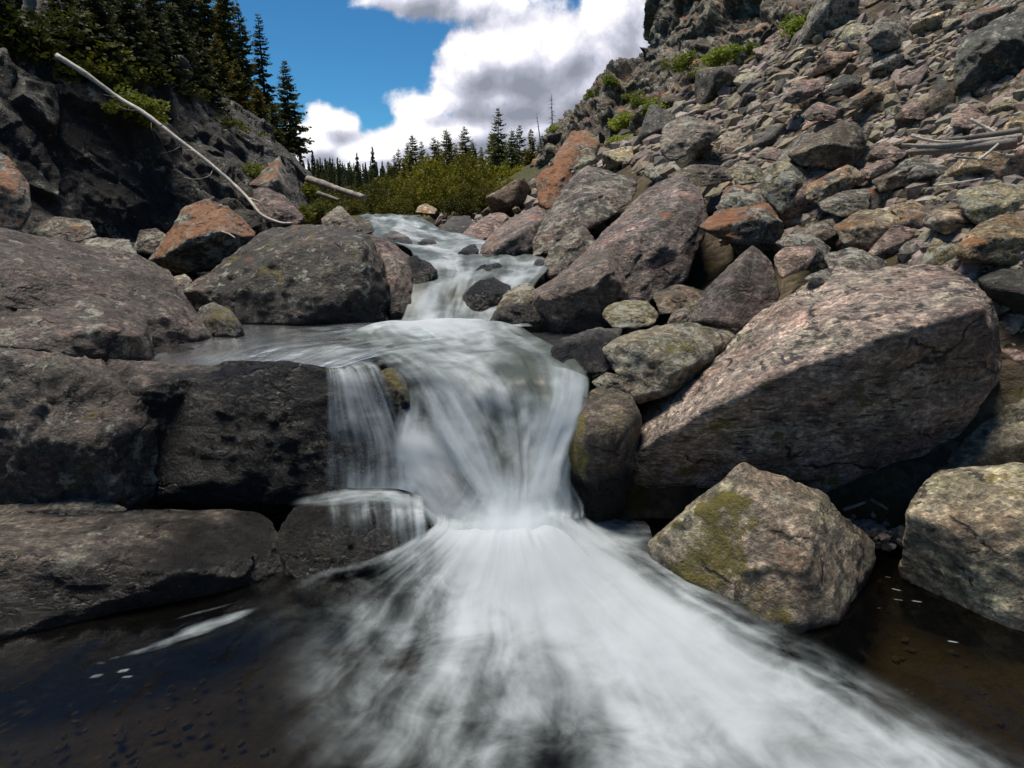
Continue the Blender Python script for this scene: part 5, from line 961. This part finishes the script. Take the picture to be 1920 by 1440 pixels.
# ------------------------------------------------------------------ fallen trunks and driftwood
def log(name, lab, pts, r0, r1, mat, k=9, twigs=(), cat='log', group=None, seed=0):
    p = cat_rom(np.array([atY(*q) for q in pts]), max(12, len(pts) * 6)); n = len(p); rg = np.random.default_rng(seed)
    rad = np.linspace(r0, r1, n) * (1 + .08 * rg.normal(size=n)); loc = p.mean(0)
    e = bpy.data.objects.new(name, None); COL.objects.link(e); e.location = loc; tag(e, lab, cat, group)
    tb = Bag(); tb.add(*tube(p - loc, rad, k)); link('trunk', tb.mesh('trunk', mat), parent=e)
    for tw in twigs:
        q = cat_rom(np.array([atY(*x) for x in tw[0]]), 10) - loc; bb = Bag(); bb.add(*tube(q, np.linspace(tw[1], tw[1] * .3, 10), 5)); link('branch', bb.mesh('branch', tw[2] if len(tw) > 2 else mat), parent=e)
    return e
log('fallen_tree', 'long pale fallen trunk leaning down the dark cliff', [(106, 104, 9.2), (160, 138, 9.2), (220, 182, 9.2), (270, 212, 9.1), (330, 258, 9.0), (385, 300, 8.9), (430, 338, 8.8), (465, 372, 8.6), (490, 402, 8.4), (525, 417, 8.25), (548, 418, 8.1)], 0.034, .010, PALEWOOD, 10,
    [([(468, 372, 8.6), (488, 380, 8.6), (497, 398, 8.6)], .012), ([(220, 182, 9.2), (205, 180, 9.0), (194, 177, 9.0)], .008, DULLWOOD), ([(262, 208, 9.1), (235, 205, 9.0), (215, 195, 9.0)], .008, DULLWOOD), ([(285, 222, 9.1), (284, 240, 9), (292, 262, 9)], .008, DULLWOOD), ([(345, 270, 9), (325, 282, 8.9), (300, 288, 8.9)], .007, DULLWOOD),
     ([(400, 315, 8.9), (392, 330, 8.8), (365, 336, 8.8), (345, 332, 8.8)], .008), ([(410, 320, 8.9), (420, 311, 8.8)], .008), ([(300, 235, 9), (315, 233, 8.9), (322, 245, 8.9)], .007, DULLWOOD), ([(362, 283, 8.95), (352, 281, 8.8), (343, 282, 8.8)], .007), ([(372, 292, 8.9), (355, 305, 8.8), (330, 312, 8.8)], .006, DULLWOOD)], 'fallen tree')
log('log', 'grey barkless log sticking out over the stream bend', [(578, 336, 13.6), (610, 346, 13.2), (640, 357, 12.9), (684, 371, 12.5)], .07, .052, GREYWOOD, 12, [([(628, 352, 13), (628, 358, 12.9)], .012), ([(660, 362, 12.7), (668, 356, 12.6)], .01)])
log('log', 'thin dark log lying under the grey barkless log', [(596, 362, 11.5), (620, 370, 11.3), (636, 376, 11.2)], .035, .03, DULLWOOD, 8)
log('branch', 'pale stick across the orange-crowned boulder', [(416, 434, 7.6), (430, 439, 7.55), (441, 446, 7.5)], .010, .006, PALEWOOD, 6, (), 'branch')
for i, (lab, pts, a, b, m_) in enumerate([
    ('broad grey driftwood trunk, lowest in the pile', [(1700, 286, 6.3), (1760, 283, 6.25), (1830, 276, 6.2), (1905, 268, 6.1)], .02, .05, DULLWOOD), ('grey driftwood trunk lying on the broad lowest one', [(1690, 272, 6.35), (1760, 274, 6.25), (1840, 266, 6.2), (1915, 258, 6.1)], .016, .036, GREYWOOD), ('pale bent driftwood stick at the pile\'s left end', [(1708, 254, 6.4), (1735, 262, 6.35), (1770, 266, 6.3), (1810, 264, 6.25)], .016, .009, PALEWOOD),
    ('straight pale driftwood pole sloping above the pile', [(1820, 224, 6.8), (1850, 240, 6.7), (1875, 252, 6.6)], .017, .014, PALEWOOD), ('yellowish stick crossing the driftwood pile upward', [(1835, 300, 6.0), (1855, 285, 6.0), (1872, 270, 6.0)], .014, .01, PALEWOOD), ('thin stick lying below the driftwood pile', [(1790, 294, 6.1), (1830, 297, 6.05), (1860, 300, 6.0)], .012, .008, GREYWOOD), ('short broken stick at the right end of the driftwood', [(1885, 292, 6.0), (1910, 293, 5.95), (1940, 290, 5.9)], .018, .018, GREYWOOD), ('slender twig on the rubble below the driftwood', [(1760, 348, 5.9), (1800, 342, 5.85), (1845, 334, 5.8)], .010, .005, PALEWOOD),
    ('dark driftwood limb running under the yellow stained block', [(1780, 262, 6.4), (1840, 256, 6.35), (1910, 246, 6.3)], .025, .035, DULLWOOD)]):
    log('driftwood', lab, pts, a, b, m_, 7, (), 'driftwood', 'driftwood on the scree', i)
log('stick', 'grey stick in the gravel corner under the huge slab', [(1582, 956, 4.25), (1605, 948, 4.2), (1622, 942, 4.2)], .014, .009, GREYWOOD, 6, (), 'stick'); log('stick', 'short broken stick leaning beside the pale boulder', [(1632, 936, 4.2), (1650, 946, 4.15), (1664, 955, 4.1)], .012, .009, DULLWOOD, 6, (), 'stick')
log('tree_stump', 'broken pale tree stump on the dark cliff top', [(52, 66, 10.2), (54, 30, 10.25), (58, -20, 10.3)], .10, .08, GREYWOOD, 10, (), 'stump')
log('branch', 'bare curved branch on the cliff top right of the stump', [(100, -10, 10), (114, 8, 10), (116, 35, 10), (108, 55, 10)], .014, .006, GREYWOOD, 6, (), 'branch')
